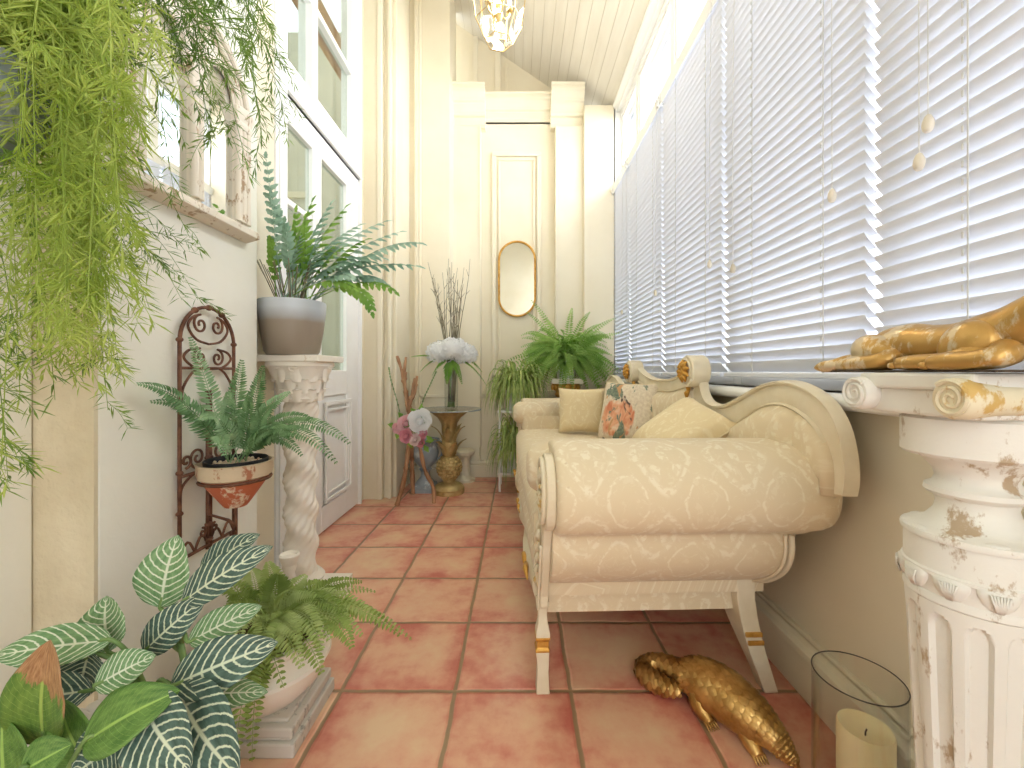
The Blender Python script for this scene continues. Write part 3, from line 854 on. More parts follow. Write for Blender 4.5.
cushion('cushion', 'cream damask cushion tipped on its corner at the sofa back behind the near arm', (.530, 1.375, .645), .26, .27, .12, ((.14, -.96, -.24), (.18, .05, .15)), M['damask_light'])
# ================================================================== FLUTED PEDESTAL, bottom right
PX, PY = .594, .545
ped = thing('pedestal', 'distressed white fluted column pedestal with scroll capital in the right foreground', 'pedestal', (PX, PY, 0))
b = MB(); b.box(.502, .690, .462, .618, .828, .849); b.box(.510, .684, .470, .610, .795, .830)
b.build('capital', M['stone_white'], ped, bevel=.004)
for yy in (.476, .612):
    b = MB()
    b.lathe([(.002,.490),(.021,.490),(.0235,.494),(.0235,.505),(.020,.535),(.0185,.595),(.020,.655),(.0235,.684),(.0235,.692),(.021,.696),(.002,.696)], (0, yy, .8195), 28, 'x')
    pts = []
    sgn = 1 if yy < .5 else -1
    for k in range(50):
        a = k/49*2.3*2*PI; r_ = .0215*(1-.85*k/49)
        pts.append((.490, yy + sgn*r_*math.cos(a+.8), .8195 + r_*math.sin(a+.8)))
    b.tube(pts, [.0032*(1-.4*k/49) for k in range(50)], 6)
    b.build('scroll', M['stone_white'] if yy > .5 else M['gilt_worn'] if 'gilt_worn' in M else M['stone_white'], ped, smooth='auto')
b = MB()
b.lathe([(.03,.83),(.058,.812),(.064,.797),(.0735,.790),(.0735,.746),(.070,.742),(.056,.740),(.050,.733),(.041,.722),(.0385,.712),(.042,.704),(.049,.700),(.050,.694),(.047,.690),(.040,.687),(.0375,.678),(.040,.668),(.047,.658),(.052,.652),(.060,.649),
         (.0725,.645),(.0735,.641),(.0725,.637)], (PX, PY, 0), 56)
b.build('neck', M['stone_white'], ped, smooth='auto')
b = MB(); b.lathe([(.0690,.638),(.0700,.628),(.0700,.600),(.0725,.598),(.0725,.594),(.0700,.591),(.069,.570),(.0705,.568),(.0705,.560),(.066,.556)], (PX, PY, 0), 56)
b.build('drum', M['stone_white'], ped, smooth='auto')
sc_ = MB()
for k in range(11):
    a = 2*PI*k/11+.15; cx, cy = PX+.068*math.cos(a), PY+.068*math.sin(a)
    Mx = Matrix.Rotation(a, 3, 'Z')
    sc_.ball((cx, cy, .594), (.0075, .0185, .025), 14, 8, Mx, lambda d: 1 if d.z < .1 else .4)
    for q in range(-3, 4):
        da = q*.036
        sc_.tube([(PX+.0765*math.cos(a+da), PY+.0765*math.sin(a+da), .592), (PX+.077*math.cos(a+da*.7), PY+.077*math.sin(a+da*.7), .582), (PX+.0725*math.cos(a+da*.3), PY+.0725*math.sin(a+da*.3), .571)], .0014, 4)
    c0 = (PX+.064*math.cos(a), PY+.064*math.sin(a), .6455)
    sc_.ball(c0, (.007, .0125, .0035), 12, 6, Mx)
sc_.build('carved_leaves', M['stone_white'], ped, smooth=True)
def flute(r, h, a):
    n = 12; q = (a/(2*PI)*n) % 1.0
    top = .545; t_ = min(max((top - h)/.012, 0), 1)
    w = abs(q-.5)*2
    arch = 1 if h < top-.018 else max(0, 1-((h-(top-.018))/.018)**2)**.5
    d = .0065*max(0, min(1, ((.66*max(arch,.01)) - w)/.14 + .0)) if w < .66*arch else 0
    return r - min(d, .0065)
b = MB(); prof_ = [(.0688 - .0545*(.558-z)*1.0*.8, z) for z in [.558,.554,.550,.546,.543,.540,.537,.534,.531,.528,.524,.515,.49,.45,.40,.35,.30,.25,.20,.15,.12,.11]]
b.lathe(prof_, (PX, PY, 0), 240, 'z', flute)
b.build('shaft', M['stone_white'], ped, smooth='auto')
b = MB(); b.lathe([(.045,.115),(.055,.105),(.060,.095),(.055,.085),(.056,.075),(.070,.065),(.074,.052),(.070,.040)], (PX, PY, 0), 48)
b.box(PX-.085, PX+.085, PY-.085, PY+.085, 0, .042); b.build('base', M['stone_white'], ped, smooth='auto')

# ------------- gilded cat figure on the pedestal
def scaled_tube(b, pts, rad, n=5, seg=14, flat=None):
    pr = spline([tuple(p)+(r,) for p, r in zip(pts, rad)], n)
    b.tube([p[:3] for p in pr], [max(p[3], .0008) for p in pr], seg)
M['cat_gold'] = distressed('worn_gilding', srgb(188,148,84), srgb(212,192,158), .52, 30)
M['cat_gold'].node_tree.nodes['Principled BSDF'].inputs['Metallic'].default_value = .5
M['cat_gold'].node_tree.nodes['Principled BSDF'].inputs['Roughness'].default_value = .32
cat = thing('cat_figurine', 'gilded reclining big cat figurine lying on top of the fluted pedestal', 'figurine', (.55, .55, .85))
b = MB(); b.prism([(.500,.44),(.508,.60),(.500,.665),(.505,.70),(.535,.71),(.60,.62),(.615,.44)], 'z', .8495, .8525); b.build('base', M['dark_iron'], cat, bevel=.001)
b = MB()
scaled_tube(b, [(.560,.690,.862),(.562,.665,.876),(.562,.635,.884),(.562,.60,.888),(.561,.565,.886),(.560,.53,.886),(.558,.495,.890),(.556,.47,.898),(.552,.448,.912),(.548,.432,.922)],
            [.006,.020,.029,.031,.0275,.027,.030,.028,.022,.018], 5, 20)
b.ball((.536,.630,.878), (.022,.040,.028), 18, 12, Matrix.Rotation(.3,3,'X'))
b.ball((.531,.494,.880), (.020,.034,.030), 18, 12, Matrix.Rotation(-.4,3,'X'))
b.ball((.556,.425,.930), (.022,.026,.021), 18, 12)
b.ball((.550,.405,.925), (.012,.014,.011), 12, 8)
for s_ in (-1, 1): b.ball((.556+s_*.014,.432,.948), (.006,.004,.008), 10, 6)
b.build('body', M['cat_gold'], cat, smooth=True)
for pts, rad, nm in (([(.530,.655,.868),(.516,.665,.863),(.506,.672,.8605),(.500,.690,.8585),(.499,.704,.857)], [.012,.0125,.0100,.0085,.003], 'tail'),
                 ([(.535,.60,.870),(.520,.600,.866),(.514,.62,.8635),(.512,.645,.862),(.508,.665,.860)], [.016,.0125,.011,.0115,.008], 'hind_leg'),
                 ([(.530,.480,.872),(.515,.490,.864),(.513,.515,.8625),(.514,.545,.862),(.512,.565,.8615)], [.017,.013,.0105,.0105,.008], 'foreleg'),
                 ([(.530,.455,.872),(.514,.452,.866),(.508,.470,.863),(.507,.500,.8625),(.506,.515,.861)], [.015,.013,.0110,.011,.008], 'foreleg')):
    b = MB(); scaled_tube(b, pts, rad, 5, 14); 
    if nm != 'tail':
        e = Vector(pts[-1])
        for q in (-1, 0, 1): b.ball(e+Vector((-.004+abs(q)*.002, .006-abs(q)*.002, -.003+q*.0008)), (.0045,.006,.0045), 10, 6)
    b.build(nm, M['cat_gold'], cat, smooth=True)

# ------------- glass hurricane and candle
vx0, vy0, vr0, vh0 = .650, .803, .073, .268
hur = thing('hurricane_vase', 'tall clear glass cylinder candle holder on the floor beside the pedestal', 'candle holder', (vx0, vy0, 0))
b = MB()
b.lathe([(.002,.006),(vr0-.003,.006),(vr0-.0015,.012),(vr0-.0015,vh0),(vr0+.0005,vh0),(vr0+.001,.004),(vr0-.001,.0),(.002,.0)], (vx0,vy0,0), 56); b.build('glass_cylinder', M['glass'], hur, smooth='auto')
b = MB(); b.tube([(vx0+vr0*math.cos(2*PI*k/48), vy0+vr0*math.sin(2*PI*k/48), vh0) for k in range(49)], .0012, 6); b.build('rim', M['urn_dark'], hur, True)
kx0, ky0, kh0 = .664, .803, .172
cd = thing('candle', 'thick cream pillar candle standing inside the glass cylinder', 'candle', (kx0, ky0, .0065))
b = MB(); b.lathe([(.002,.0065),(.043,.0065),(.045,.009),(.045,kh0-.004),(.043,kh0),(.038,kh0-.001),(.026,kh0-.011),(.010,kh0-.016),(.002,kh0-.017)], (kx0,ky0,0), 48); b.build('wax', M['wax'], cd, smooth='auto')
b = MB(); b.tube([(kx0,ky0,kh0-.018),(kx0+.0005,ky0,kh0-.010),(kx0+.002,ky0-.001,kh0-.004)], .0014, 6); b.build('wick', M['soil'], cd, True)

# ------------- golden pangolin
M['scales'] = paint('aged_gold', srgb(160,120,62), srgb(216,176,110), 18, .34, .25, 120, metal=.8)
pang = thing('pangolin_figurine', 'gold pangolin figurine with curled tail on the floor tiles under the sofa end', 'figurine', (.50, 1.02, 0))
b = MB()
body = [((.448,1.110,.048),.034),((.468,1.088,.055),.044),((.485,1.060,.058),.050),((.505,1.028,.060),.052),((.522,.998,.058),.050),((.541,.968,.054),.044),((.556,.944,.048),.035),((.568,.925,.040),.026),((.578,.910,.030),.019),((.588,.900,.019),.011),((.594,.893,.011),.006),((.597,.889,.009),.003)]
pr = spline([p+(r*1.10,) for p, r in body], 6)
b.tube([p[:3] for p in pr], [p[3] for p in pr], 22)
tail = [((.448,1.110,.046),.033),((.425,1.140,.040),.031),((.398,1.168,.033),.029),((.370,1.178,.028),.026),((.350,1.166,.026),.025),((.348,1.142,.026),.025),((.362,1.120,.026),.025),((.385,1.103,.025),.023),((.405,1.092,.024),.018),((.420,1.086,.022),.010)]
tr_ = spline([p+(r,) for p, r in tail], 6)
b.tube([p[:3] for p in tr_], [p[3] for p in tr_], 18)
# overlapping scales, pointing tailwards
def scales(path, step, nround, size, fwd, lift=.0028):
    acc = 0; last = None; row = 0
    for i in range(1, len(path)-1):
        p = Vector(path[i][:3]); r = path[i][3]
        if last is not None and (p-last).length < step*max(r/.05, .35): continue
        last = p; row += 1
        t = (Vector(path[i+1][:3]) - Vector(path[i-1][:3])).normalized()*fwd
        u = t.cross(Vector((0,0,1))).normalized(); w = u.cross(t).normalized()
        n = max(6, int(nround*min(1, r/.05+.25)))
        for k in range(n):
            a = 2*PI*(k + .5*(row % 2))/n
            d = u*math.cos(a) + w*math.sin(a)
            if d.z < -.45: continue
            s = d.cross(t).normalized()
            wd = 2*PI*r/n*.62; L = size*max(r/.05, .45)
            c = p + d*(r*1.0)
            base = c - t*L*.4
            b.add([base - s*wd*.6, base + s*wd*.6, c + s*wd + d*lift*.8 + t*L*.2, c + t*L*.75 + d*lift*1.3, c - s*wd + d*lift*.8 + t*L*.2, c + d*lift*2.0 + t*L*.1],
                  [(0,1,5),(1,2,5),(2,3,5),(3,4,5),(4,0,5)])
scales(pr[:60], .013, 18, .022, -1)
scales(tr_, .015, 10, .026, 1, .0012)
b.build('body', M['scales'], pang, smooth='auto')
def leg(top, knee, foot, dirn):
    l = MB(); top, knee, foot = map(Vector, (top, knee, foot)); dv = Vector(dirn).normalized(); sv = Vector((-dv.y, dv.x, 0))
    q = spline([tuple(top)+(.026,), tuple(knee)+(.023,), tuple(foot+Vector((0,0,.018)))+(.018,), tuple(foot+dv*.018+Vector((0,0,.010)))+(.012,)], 4)
    l.tube([x[:3] for x in q], [x[3] for x in q], 12)
    for k in range(-2, 3):
        l.tube([foot+sv*k*.0055+Vector((0,0,.014)), foot+sv*k*.0065+dv*.018+Vector((0,0,.010)), foot+sv*k*.007+dv*.030+Vector((0,0,.0015))], [.0045,.0038,.0012], 6)
    l.build('leg', M['scales'], pang, smooth=True)
leg((.458,1.05,.05),(.446,1.04,.035),(.455,1.020,0),(.35,-1,0))
leg((.535,.985,.045),(.520,.965,.035),(.523,.934,0),(.2,-1,0))
leg((.552,.968,.045),(.575,.972,.033),(.582,.955,0),(.3,-1,0))
leg((.50,1.08,.05),(.530,1.085,.035),(.535,1.07,0),(.5,-.6,0))

# ================================================================== BACK OF THE ROOM
# oblong mirror
mz0, mz1, mr, my = 1.305, 1.925, .152, YB-.012
mir_t = thing('oblong_mirror', 'small pill shaped wall mirror in a thin gold frame on the back wall panel', 'mirror', (-.008, YB-.012, 1.6))
def pill(r, inset=0):
    o_ = []
    for k in range(25): a = PI*k/24; o_.append((-.008 + (r)*math.cos(a), mz1-mr + r*math.sin(a)))
    for k in range(25): a = PI+PI*k/24; o_.append((-.008 + (r)*math.cos(a), mz0+mr + r*math.sin(a)))
    return o_
b = MB(); b.prism(pill(mr-.008), 'y', my-.006, my+.004); b.build('mirror_glass', M['mirror'], mir_t)
o_ = pill(mr-.004); o_.append(o_[0]); b = MB(); b.tube([(x, my-.010, z) for x, z in o_], .0085, 8); b.build('frame', M['gilt'], mir_t, True)

# pineapple table
tx, ty = -.485, 2.96
tb = thing('side_table', 'round glass top side table on a gold pineapple and palm leaf stem', 'table', (tx, ty, 0))
b = MB(); b.lathe([(.002,.582),(.221,.582),(.224,.587),(.221,.592),(.002,.592)], (tx,ty,0), 56); b.build('table_top', M['glass_top'] if 'glass_top' in M else M['glass'], tb, smooth='auto')
b = MB(); b.tube([(tx+.222*math.cos(2*PI*k/56), ty+.222*math.sin(2*PI*k/56), .587) for k in range(57)], .0045, 6); b.build('glass_edge', M['urn_grey'], tb, True)
b = MB(); b.lathe([(.002,0),(.105,0),(.108,.010),(.104,.026),(.108,.034),(.100,.050),(.085,.062),(.060,.070),(.042,.078),(.038,.088),(.048,.092),(.048,.10)], (tx,ty,0), 48); b.build('base', M['gold_matt'], tb, smooth='auto')
b = MB()
def pine(r, h, a):
    t_ = (h-.10)/.16; rr = .086*math.sin(max(.18, min(PI-.22, .18+t_*(PI-.40))))**.55
    return rr
b.lathe([(.1, .10+.16*k/24) for k in range(25)], (tx,ty,0), 40, 'z', pine)
for i in range(7):
    z = .113 + i*.022; rr = pine(0, z, 0)
    for k in range(14):
        a = 2*PI*(k+.5*(i % 2))/14
        b.ball((tx+rr*math.cos(a), ty+rr*math.sin(a), z), (.009,.0165,.0125), 8, 6, Matrix.Rotation(a,3,'Z'))
b.build('pineapple', M['gold_matt'], tb, smooth=True)
b = MB(); b.lathe([(.035,.25),(.045,.28),(.046,.36),(.044,.44),(.052,.49),(.075,.53),(.115,.565),(.135,.580),(.02,.581)], (tx,ty,0), 24, 'z', lambda r,h,a: r*(1+.10*abs(math.cos(3*a))))
b.build('stem', M['gold_matt'], tb, smooth='auto')
for lev, (z0, ln, out) in enumerate(((.27,.11,.075),(.36,.12,.075),(.46,.12,.10))):
    for k in range(5):
        a = 2*PI*(k+.5*lev)/5 + .3; d = Vector((math.cos(a), math.sin(a), 0)); s = Vector((-d.y, d.x, 0))
        b = MB(); N = 7; rows = []
        for i in range(N):
            t_ = i/(N-1); w = .028*math.sin(PI*(.15+.85*t_))**.8 if t_ < 1 else 0
            c_ = Vector((tx,ty,z0)) + d*(.046+out*t_**2.2) + Vector((0,0,ln*t_ - .03*max(0,t_-.75)))
            rows.append([c_ - s*w, c_ + d*.005, c_ + s*w])
        b.loft(rows, False, False); b.build('leaf', M['gold_matt'], tb, smooth=True, solid=.004)

# glass vase with stems on the table
vz = .5925; vx, vy = -.470, 2.96
va = thing('glass_vase', 'clear glass cylinder vase of green stems standing on the glass table', 'vase', (vx, vy, vz))
b = MB(); b.lathe([(.002,vz+.006),(.040,vz+.006),(.044,vz+.01),(.046,vz+.27),(.048,vz+.27),(.047,vz+.004),(.044,vz),(.002,vz)], (vx,vy,0), 32); b.build('vessel', M['glass'], va, smooth='auto')
b = MB()
for k in range(22):
    a = R.uniform(0, 2*PI); r1 = R.uniform(.005,.033); r2_ = R.uniform(.005,.035); a2 = a+R.uniform(1.5,3.5)
    b.tube([(vx+r1*math.cos(a), vy+r1*math.sin(a), vz+.012), (vx+r2_*math.cos(a2), vy+r2_*math.sin(a2), vz+.30)], .0042, 5)
b.build('stems', M['stem_green'], va, smooth=True)
def flowerball(mb, c, r, n, size, squash=.8):
    """hydrangea head: many four petalled florets over a ball"""
    for i in range(n):
        z = 1 - 1.75*(i+.5)/n; a = i*2.399963; q = math.sqrt(max(0, 1-z*z))
        d = Vector((q*math.cos(a), q*math.sin(a), z)); p = Vector(c) + Vector((d.x*r, d.y*r, d.z*r*squash))*R.uniform(.9,1.08)
        u = d.orthogonal().normalized(); v = d.cross(u); an = R.uniform(0, PI)
        for k in range(4):
            b1 = an + k*PI/2; e = u*math.cos(b1) + v*math.sin(b1); e2 = u*math.cos(b1+PI/2) + v*math.sin(b1+PI/2)
            tl = d*R.uniform(.0,.35)*size
            mb.add([p, p+e*size*.55+e2*size*.38+tl*.5, p+e*size+tl, p+e*size*.55-e2*size*.38+tl*.5], [(0,1,2,3)])
hy = thing('hydrangea_bouquet', 'white hydrangea blooms with green leaves in the glass vase', 'flowers', (vx, vy, vz+.27))
for c_, r_ in (((vx-.065,vy-.03,.985),.098),((vx+.085,vy+.0,.975),.092),((vx+.02,vy-.06,1.01),.088),((vx+.01,vy+.06,1.03),.085)):
    b = MB(); b.ball(c_, (r_*.8,r_*.8,r_*.65), 14, 8); flowerball(b, c_, r_, 120, .024); b.build('bloom', M['petal_white'], hy)
def frond(mb, p0, p1, lift, n, ll, lw, cup=.25, ang=1.0, taper='fern', start=.12, side=None, rr=.0012, droop=.15, seg6=False):
    p0 = Vector(p0); p1 = Vector(p1); pc = (p0+p1)/2 + Vector(lift)
    def at(t): return p0*(1-t)**2 + pc*2*t*(1-t) + p1*t*t
    def tan(t): return ((pc-p0)*2*(1-t) + (p1-pc)*2*t).normalized()
    pts = [at(k/14) for k in range(15)]
    mb.tube(pts, [rr*(1-.75*k/14) for k in range(15)], 4)
    L0 = (p1-p0).length
    for i in range(n):
        t = start + (1-start)*(i+.5)/n
        p = at(t); T = tan(t)
        up = Vector((0,0,1)) if side is None else Vector(side)
        S = T.cross(up)
        if S.length < .15: S = T.cross(Vector((0,-1,.2)))
        S.normalize(); Nn = S.cross(T).normalized()
        if taper == 'fern': w = math.sin(PI*min(1, (.12 + .88*(1-(t-start)/(1-start)))))**.7 if t > .5 else (.55+.45*min(1,(t-start)/.25))
        elif taper == 'sword': w = (1-.85*((t-start)/(1-start))**2.2)*(.6+.4*min(1,(t-start)/.15))
        else: w = 1-.55*((t-start)/(1-start))
        for sg in (-1, 1):
            a_ = ang + R.uniform(-.1,.1)
            D = (S*sg*math.sin(a_) + T*math.cos(a_) - Nn*(droop) ).normalized()
            W = T*math.sin(a_) - S*sg*math.cos(a_); l = ll*w*R.uniform(.9,1.08); wd = lw*(.45+.55*w)
            q = p + D*l; m1 = p + D*l*.35; m2 = p + D*l*.75
            c1 = Nn*cup*wd
            if seg6: mb.add([p, m1+W*wd*.5+c1, m2+W*wd*.38+c1, q-Nn*l*.12, m2-W*wd*.38+c1, m1-W*wd*.5+c1, m1, m2-Nn*l*.03], [(0,1,6),(1,2,7,6),(2,3,7),(3,4,7),(4,5,6,7),(5,0,6)])
            else: mb.add([p, m1+W*wd*.5+c1, q-Nn*l*.15, m1-W*wd*.5+c1], [(0,1,2),(0,2,3)])
b = MB()
for px_, py_, Y_, lf in ((411,357,2.95,(0,0,.05)),(420,372,2.9,(0,0,.10)),(432,376,2.85,(0,-.04,.08)),(462,384,2.85,(0,0,.10)),(488,388,2.95,(0,0,.14)),(482,372,3.05,(0,0,.12)),(447,384,2.85,(0,-.06,.06))):
    frond(b, (vx,vy-.03,.93), P(px_,py_,Y_), lf, 22, .05, .016, taper='sword', ang=.9, rr=.003)
b.build('leaves', M['freshgreen'], hy)
bq = thing('branch_bunch', 'bunch of bare grey twigs rising above the white hydrangeas', 'branches', (vx, vy, vz+.02))
b = MB()
for k in range(20):
    bx = R.uniform(-.025,.025); by = R.uniform(-.02,.02)
    top = Vector((vx + R.uniform(-.17,.16), vy+R.uniform(-.05,.05), R.uniform(1.45,1.66)))
    p0 = Vector((vx+bx, vy+by, vz+.05)); pts = []
    ph = R.uniform(0,6)
    for i in range(9):
        t_ = i/8; q = p0.lerp(top, t_); k2 = t_**1.4
        q.x = p0.x + (top.x-p0.x)*k2 + .010*math.sin(ph+t_*9)*t_; q.y += .008*math.cos(ph+t_*8)*t_
        pts.append(q)
    b.tube(pts, [.0045*(1-.7*i/8) for i in range(9)], 5)
    for i in (5,6,7):
        d = Vector((R.uniform(-.035,.035), 0, R.uniform(.03,.06))); b.tube([pts[i], pts[i]+d], [.002,.0008], 4)
b.build('twigs', M['twig'], bq, smooth=True)

# driftwood tripod with roses
tr = thing('driftwood_stand', 'tripod of bound driftwood sticks standing left of the glass table', 'stand', (-.64, 2.72, 0))
def stick(pts, rad):
    b = MB(); q = spline([tuple(p) for p in pts], 5); n = len(q); ph = R.uniform(0,6)
    rad = (rad[0]*.78, rad[1]*.78); b.tube(q, [(rad[0]+(rad[1]-rad[0])*i/(n-1))*(1+.16*math.sin(ph+i*1.3)) for i in range(n)], 8)
    for i in (n//4, n//2, 3*n//4): b.ball(q[i], rad[0]*1.15, 8, 6)
    b.build('stick', M['driftwood'], tr, smooth=True)
Yk = 2.66
stick([P(397,505,2.68), P(404,480,2.68), P(408,450,2.70), P(409,420,2.72), P(406,395,2.72), P(402,372,2.72), P(397,356,2.72)], (.020,.012))
stick([P(434,503,2.72), P(433,487,2.72), P(425,470,2.72), P(420,448,2.72), P(416,425,2.72), P(408,400,2.72), P(404,380,2.72), P(406,357,2.72)], (.018,.012))
stick([P(413,494,2.93), P(412,465,2.9), P(411,435,2.8), P(409,410,2.75), P(412,395,2.7), P(415,378,2.7)], (.020,.013))
stick([P(409,430,2.69), P(410,405,2.69), P(415,392,2.69), P(417,376,2.69)], (.013,.010))
stick([P(408,412,2.69), P(405,392,2.69), P(406,372,2.69)], (.013,.010))
b = MB()
for z in (.50,.512,.524,.536): b.tube([(-.697+.035*math.cos(2*PI*k/20), 2.72+.035*math.sin(2*PI*k/20), z) for k in range(21)], .006, 5)
b.build('binding', M['twig'], tr, smooth=True)
def rose(mb, c, r, facing=(0,-1,.3), turns=26):
    f = Vector(facing).normalized(); u = f.orthogonal().normalized(); v = f.cross(u)
    mb.ball(Vector(c)+f*r*.22, r*.34, 12, 8)
    for k in range(turns):
        q = (k+1)/turns; a = k*2.4; rad = r*q**.75; half = .75 - .25*q
        rows = []
        for j in range(5):
            t_ = j/4; hgt = r*(.55*(1-q) + .35) * t_ - r*.45*q*(1-t_)*.6; flare = rad*(.45+.55*t_**.8) + r*.12*q*t_*t_
            row = []
            for i in range(5):
                an = a + half*(i/4-.5)*2*(1.0 if t_ < .9 else .72)
                row.append(Vector(c) + (u*math.cos(an)+v*math.sin(an))*flare + f*(hgt + (.04*r*math.sin(i*1.7+k)) - (r*.14*q if j == 4 else 0)))
            rows.append(row)
        mb.loft(rows, False, False)
roses = [((406,424),2.60,.055,'petal_pink','pink rose in the upper left of the posy on the driftwood stand'),
         ((420,421),2.58,.074,'petal_white','large white rose on the right of the posy on the driftwood stand'),
         ((406,436),2.56,.042,'petal_rose','deep pink rose at the lower left of the posy on the driftwood stand'),
         ((415,440),2.56,.038,'petal_blush','pale blush rose at the bottom of the posy on the driftwood stand'),
         ((423,434),2.57,.030,'petal_rose','small deep pink rose under the large white rose on the driftwood stand'),
         ((421,443),2.60,.030,'petal_rose','small deep pink rose lowest in the posy on the driftwood stand'),
         ((398,428),2.62,.036,'petal_pink','small pink rose at the far left of the driftwood stand posy')]
for (px_, py_), Y_, r_, mm, lab in roses:
    c_ = P(px_, py_, Y_); t = thing('rose', lab, 'flower', tuple(c_), 'roses tied to the driftwood stand')
    b = MB(); rose(b, c_, r_, (R.uniform(-.3,.3),-1,R.uniform(0,.5))); b.build('petals', M[mm], t, smooth=True)
    b = MB(); b.ball(c_+Vector((0,.02,0)), r_*.5, 10, 6); b.tube([c_+Vector((0,.02,0)), Vector((-.69, 2.70, c_.z-.05))], .003, 5)
    for k in range(3):
        a = R.uniform(0,6.28); d = Vector((math.cos(a), .1, math.sin(a))); s = d.cross(Vector((0,1,0))).normalized()
        o0 = c_+Vector((0,.03,0))+d*r_*.6
        b.add([o0, o0+d*.03+s*.018, o0+d*.06, o0+d*.03-s*.018], [(0,1,2,3)])
    b.build('leaves', M['freshgreen'], t)
cv = thing('curly_stem', 'thin curved green sprigs leaning out behind the driftwood stand', 'sprigs', (-.70, 2.78, .5))
b = MB()
for q in ([P(404,432,2.78),P(398,405,2.78),P(391,380,2.78),P(389,368,2.78)], [P(420,412,2.78),P(424,398,2.78),P(431,383,2.78),P(436,372,2.78)]):
    pts = spline([tuple(p) for p in q], 5); b.tube(pts, .0026, 5)
    for p in pts[3:]: b.ball(p, (.006,.004,.007), 6, 4)
b.build('sprig', M['stem_green'], cv, smooth=True)

# grey urn behind
ux, uy = -.665, 3.03
ur = thing('urn', 'blue grey weathered metal urn with looped handles behind the driftwood stand', 'urn', (ux, uy-.02, 0))
b = MB(); b.box(ux-.085, ux+.085, uy-.095, uy+.075, 0, .03); b.box(ux-.07, ux+.07, uy-.08, uy+.06, .03, .05)
b.lathe([(.075,.05),(.06,.07),(.035,.10),(.030,.13),(.04,.15),(.045,.155),(.035,.165),(.06,.19),(.083,.225),(.092,.27),(.087,.30),(.08,.32),(.09,.345),(.103,.36),(.100,.368),(.085,.355),(.06,.30),(.02,.28)], (ux,uy-.01,0), 36, 'z', lambda r,h,a: r*(1+.03*abs(math.cos(8*a))) if .18 < h < .31 else r)
b.build('bowl', M['urn_grey'], ur, smooth='auto')
for s_ in (-1, 1):
    b = MB(); q = spline([(ux+s_*.08,uy-.01,.22),(ux+s_*.115,uy-.01,.25),(ux+s_*.125,uy-.01,.31),(ux+s_*.105,uy-.01,.350),(ux+s_*.088,uy-.01,.33)], 5); b.tube(q, .010, 8); b.build('handle', M['urn_grey'], ur, smooth=True)
# small white pedestal seen behind the table
sp_ = thing('white_stool', 'low cream turned stand against the back wall behind the pineapple table', 'stand', (-.42, 3.25, 0))
b = MB(); b.lathe([(.002,.0),(.08,.0),(.082,.02),(.06,.03),(.04,.05),(.035,.16),(.05,.19),(.075,.21),(.078,.235),(.06,.245),(.002,.245)], (-.415,3.28,0), 32); b.build('body', M['wall_cream'], sp_, smooth='auto')

# two tier stand + spider plants
ss = thing('plant_stand', 'two tier white metal stand holding the spider plants by the back wall', 'plant stand', (-.01, 3.08, 0))
b = MB()
for dx, dy in ((-.12,-.10),(.12,-.10),(-.12,.10),(.12,.10)): b.box(-.01+dx-.008, -.01+dx+.008, 3.08+dy-.008, 3.08+dy+.008, 0, .62)
b.build('posts', M['trim_white'], ss, bevel=.003)
for z in (.12, .56):
    MB().box(-.145, .125, 2.965, 3.195, z, z+.018).build('shelf', M['trim_white'], ss, bevel=.003)
def strap_plant(mb, c, n, ll, spread, fall, wd=.010, updir=.45, fwd=0):
    for k in range(n):
        a = 2*PI*k/n*5.37 + R.uniform(0,.5); L = ll*R.uniform(.6,1.1); el = R.uniform(.2, 1.0)
        d = Vector((math.cos(a), math.sin(a)*.8 - fwd, 0)); s = Vector((-d.y, d.x, 0)).normalized(); rows = []
        up = updir*R.uniform(.4,1.25); sp2 = spread*R.uniform(.5,1.1)
        for i in range(8):
            t_ = i/7; w = wd*.5*(1-t_**2.5)*(.6+.4*min(1,t_*4))
            p = Vector(c) + d*(sp2*(1-(1-t_)**1.6)) + Vector((0,0, up*L*math.sin(t_*1.9) - fall*L*t_**2.4))
            rows.append([p-s*w, p+Vector((0,0,-w*.5)), p+s*w])
        mb.loft(rows, False, False)
def potted(name, label, c, r, h, mat, potname='pot', group=None, cat='plant'):
    t = thing(name, label, cat, c, group)
    b = MB(); b.lathe([(.002,0),(r*.72,0),(r*.75,h*.05),(r*.93,h*.80),(r*1.0,h*.82),(r*1.02,h*.98),(r*.95,h),(r*.90,h*.92),(.002,h*.90)], c, 32); b.build(potname, mat, t, smooth='auto')
    b = MB(); b.lathe([(.002,h*.93),(r*.9,h*.92),(r*.9,h*.88)], c, 20, 'z', cap=False); b.build('soil', M['soil'], t)
    return t
for z, lab, n in ((.578,'spider plant with long striped leaves on the upper tier near the sofa arm',260),(.138,'spider plant with drooping leaves on the lower tier near the floor',280)):
    t = potted('spider_plant', lab, (-.01,3.08,z), .085, .14, M['trim_white'], group='spider plants on the two tier stand')
    b = MB()
    if z > .5: strap_plant(b, (-.01,3.06,z+.13), n, .44, .25, .85, .017, .66, .2)
    else: strap_plant(b, (-.01,3.04,z+.13), n, .36, .21, 1.0, .016, .95, .3)
    b.build('leaves', M['spider'], t)

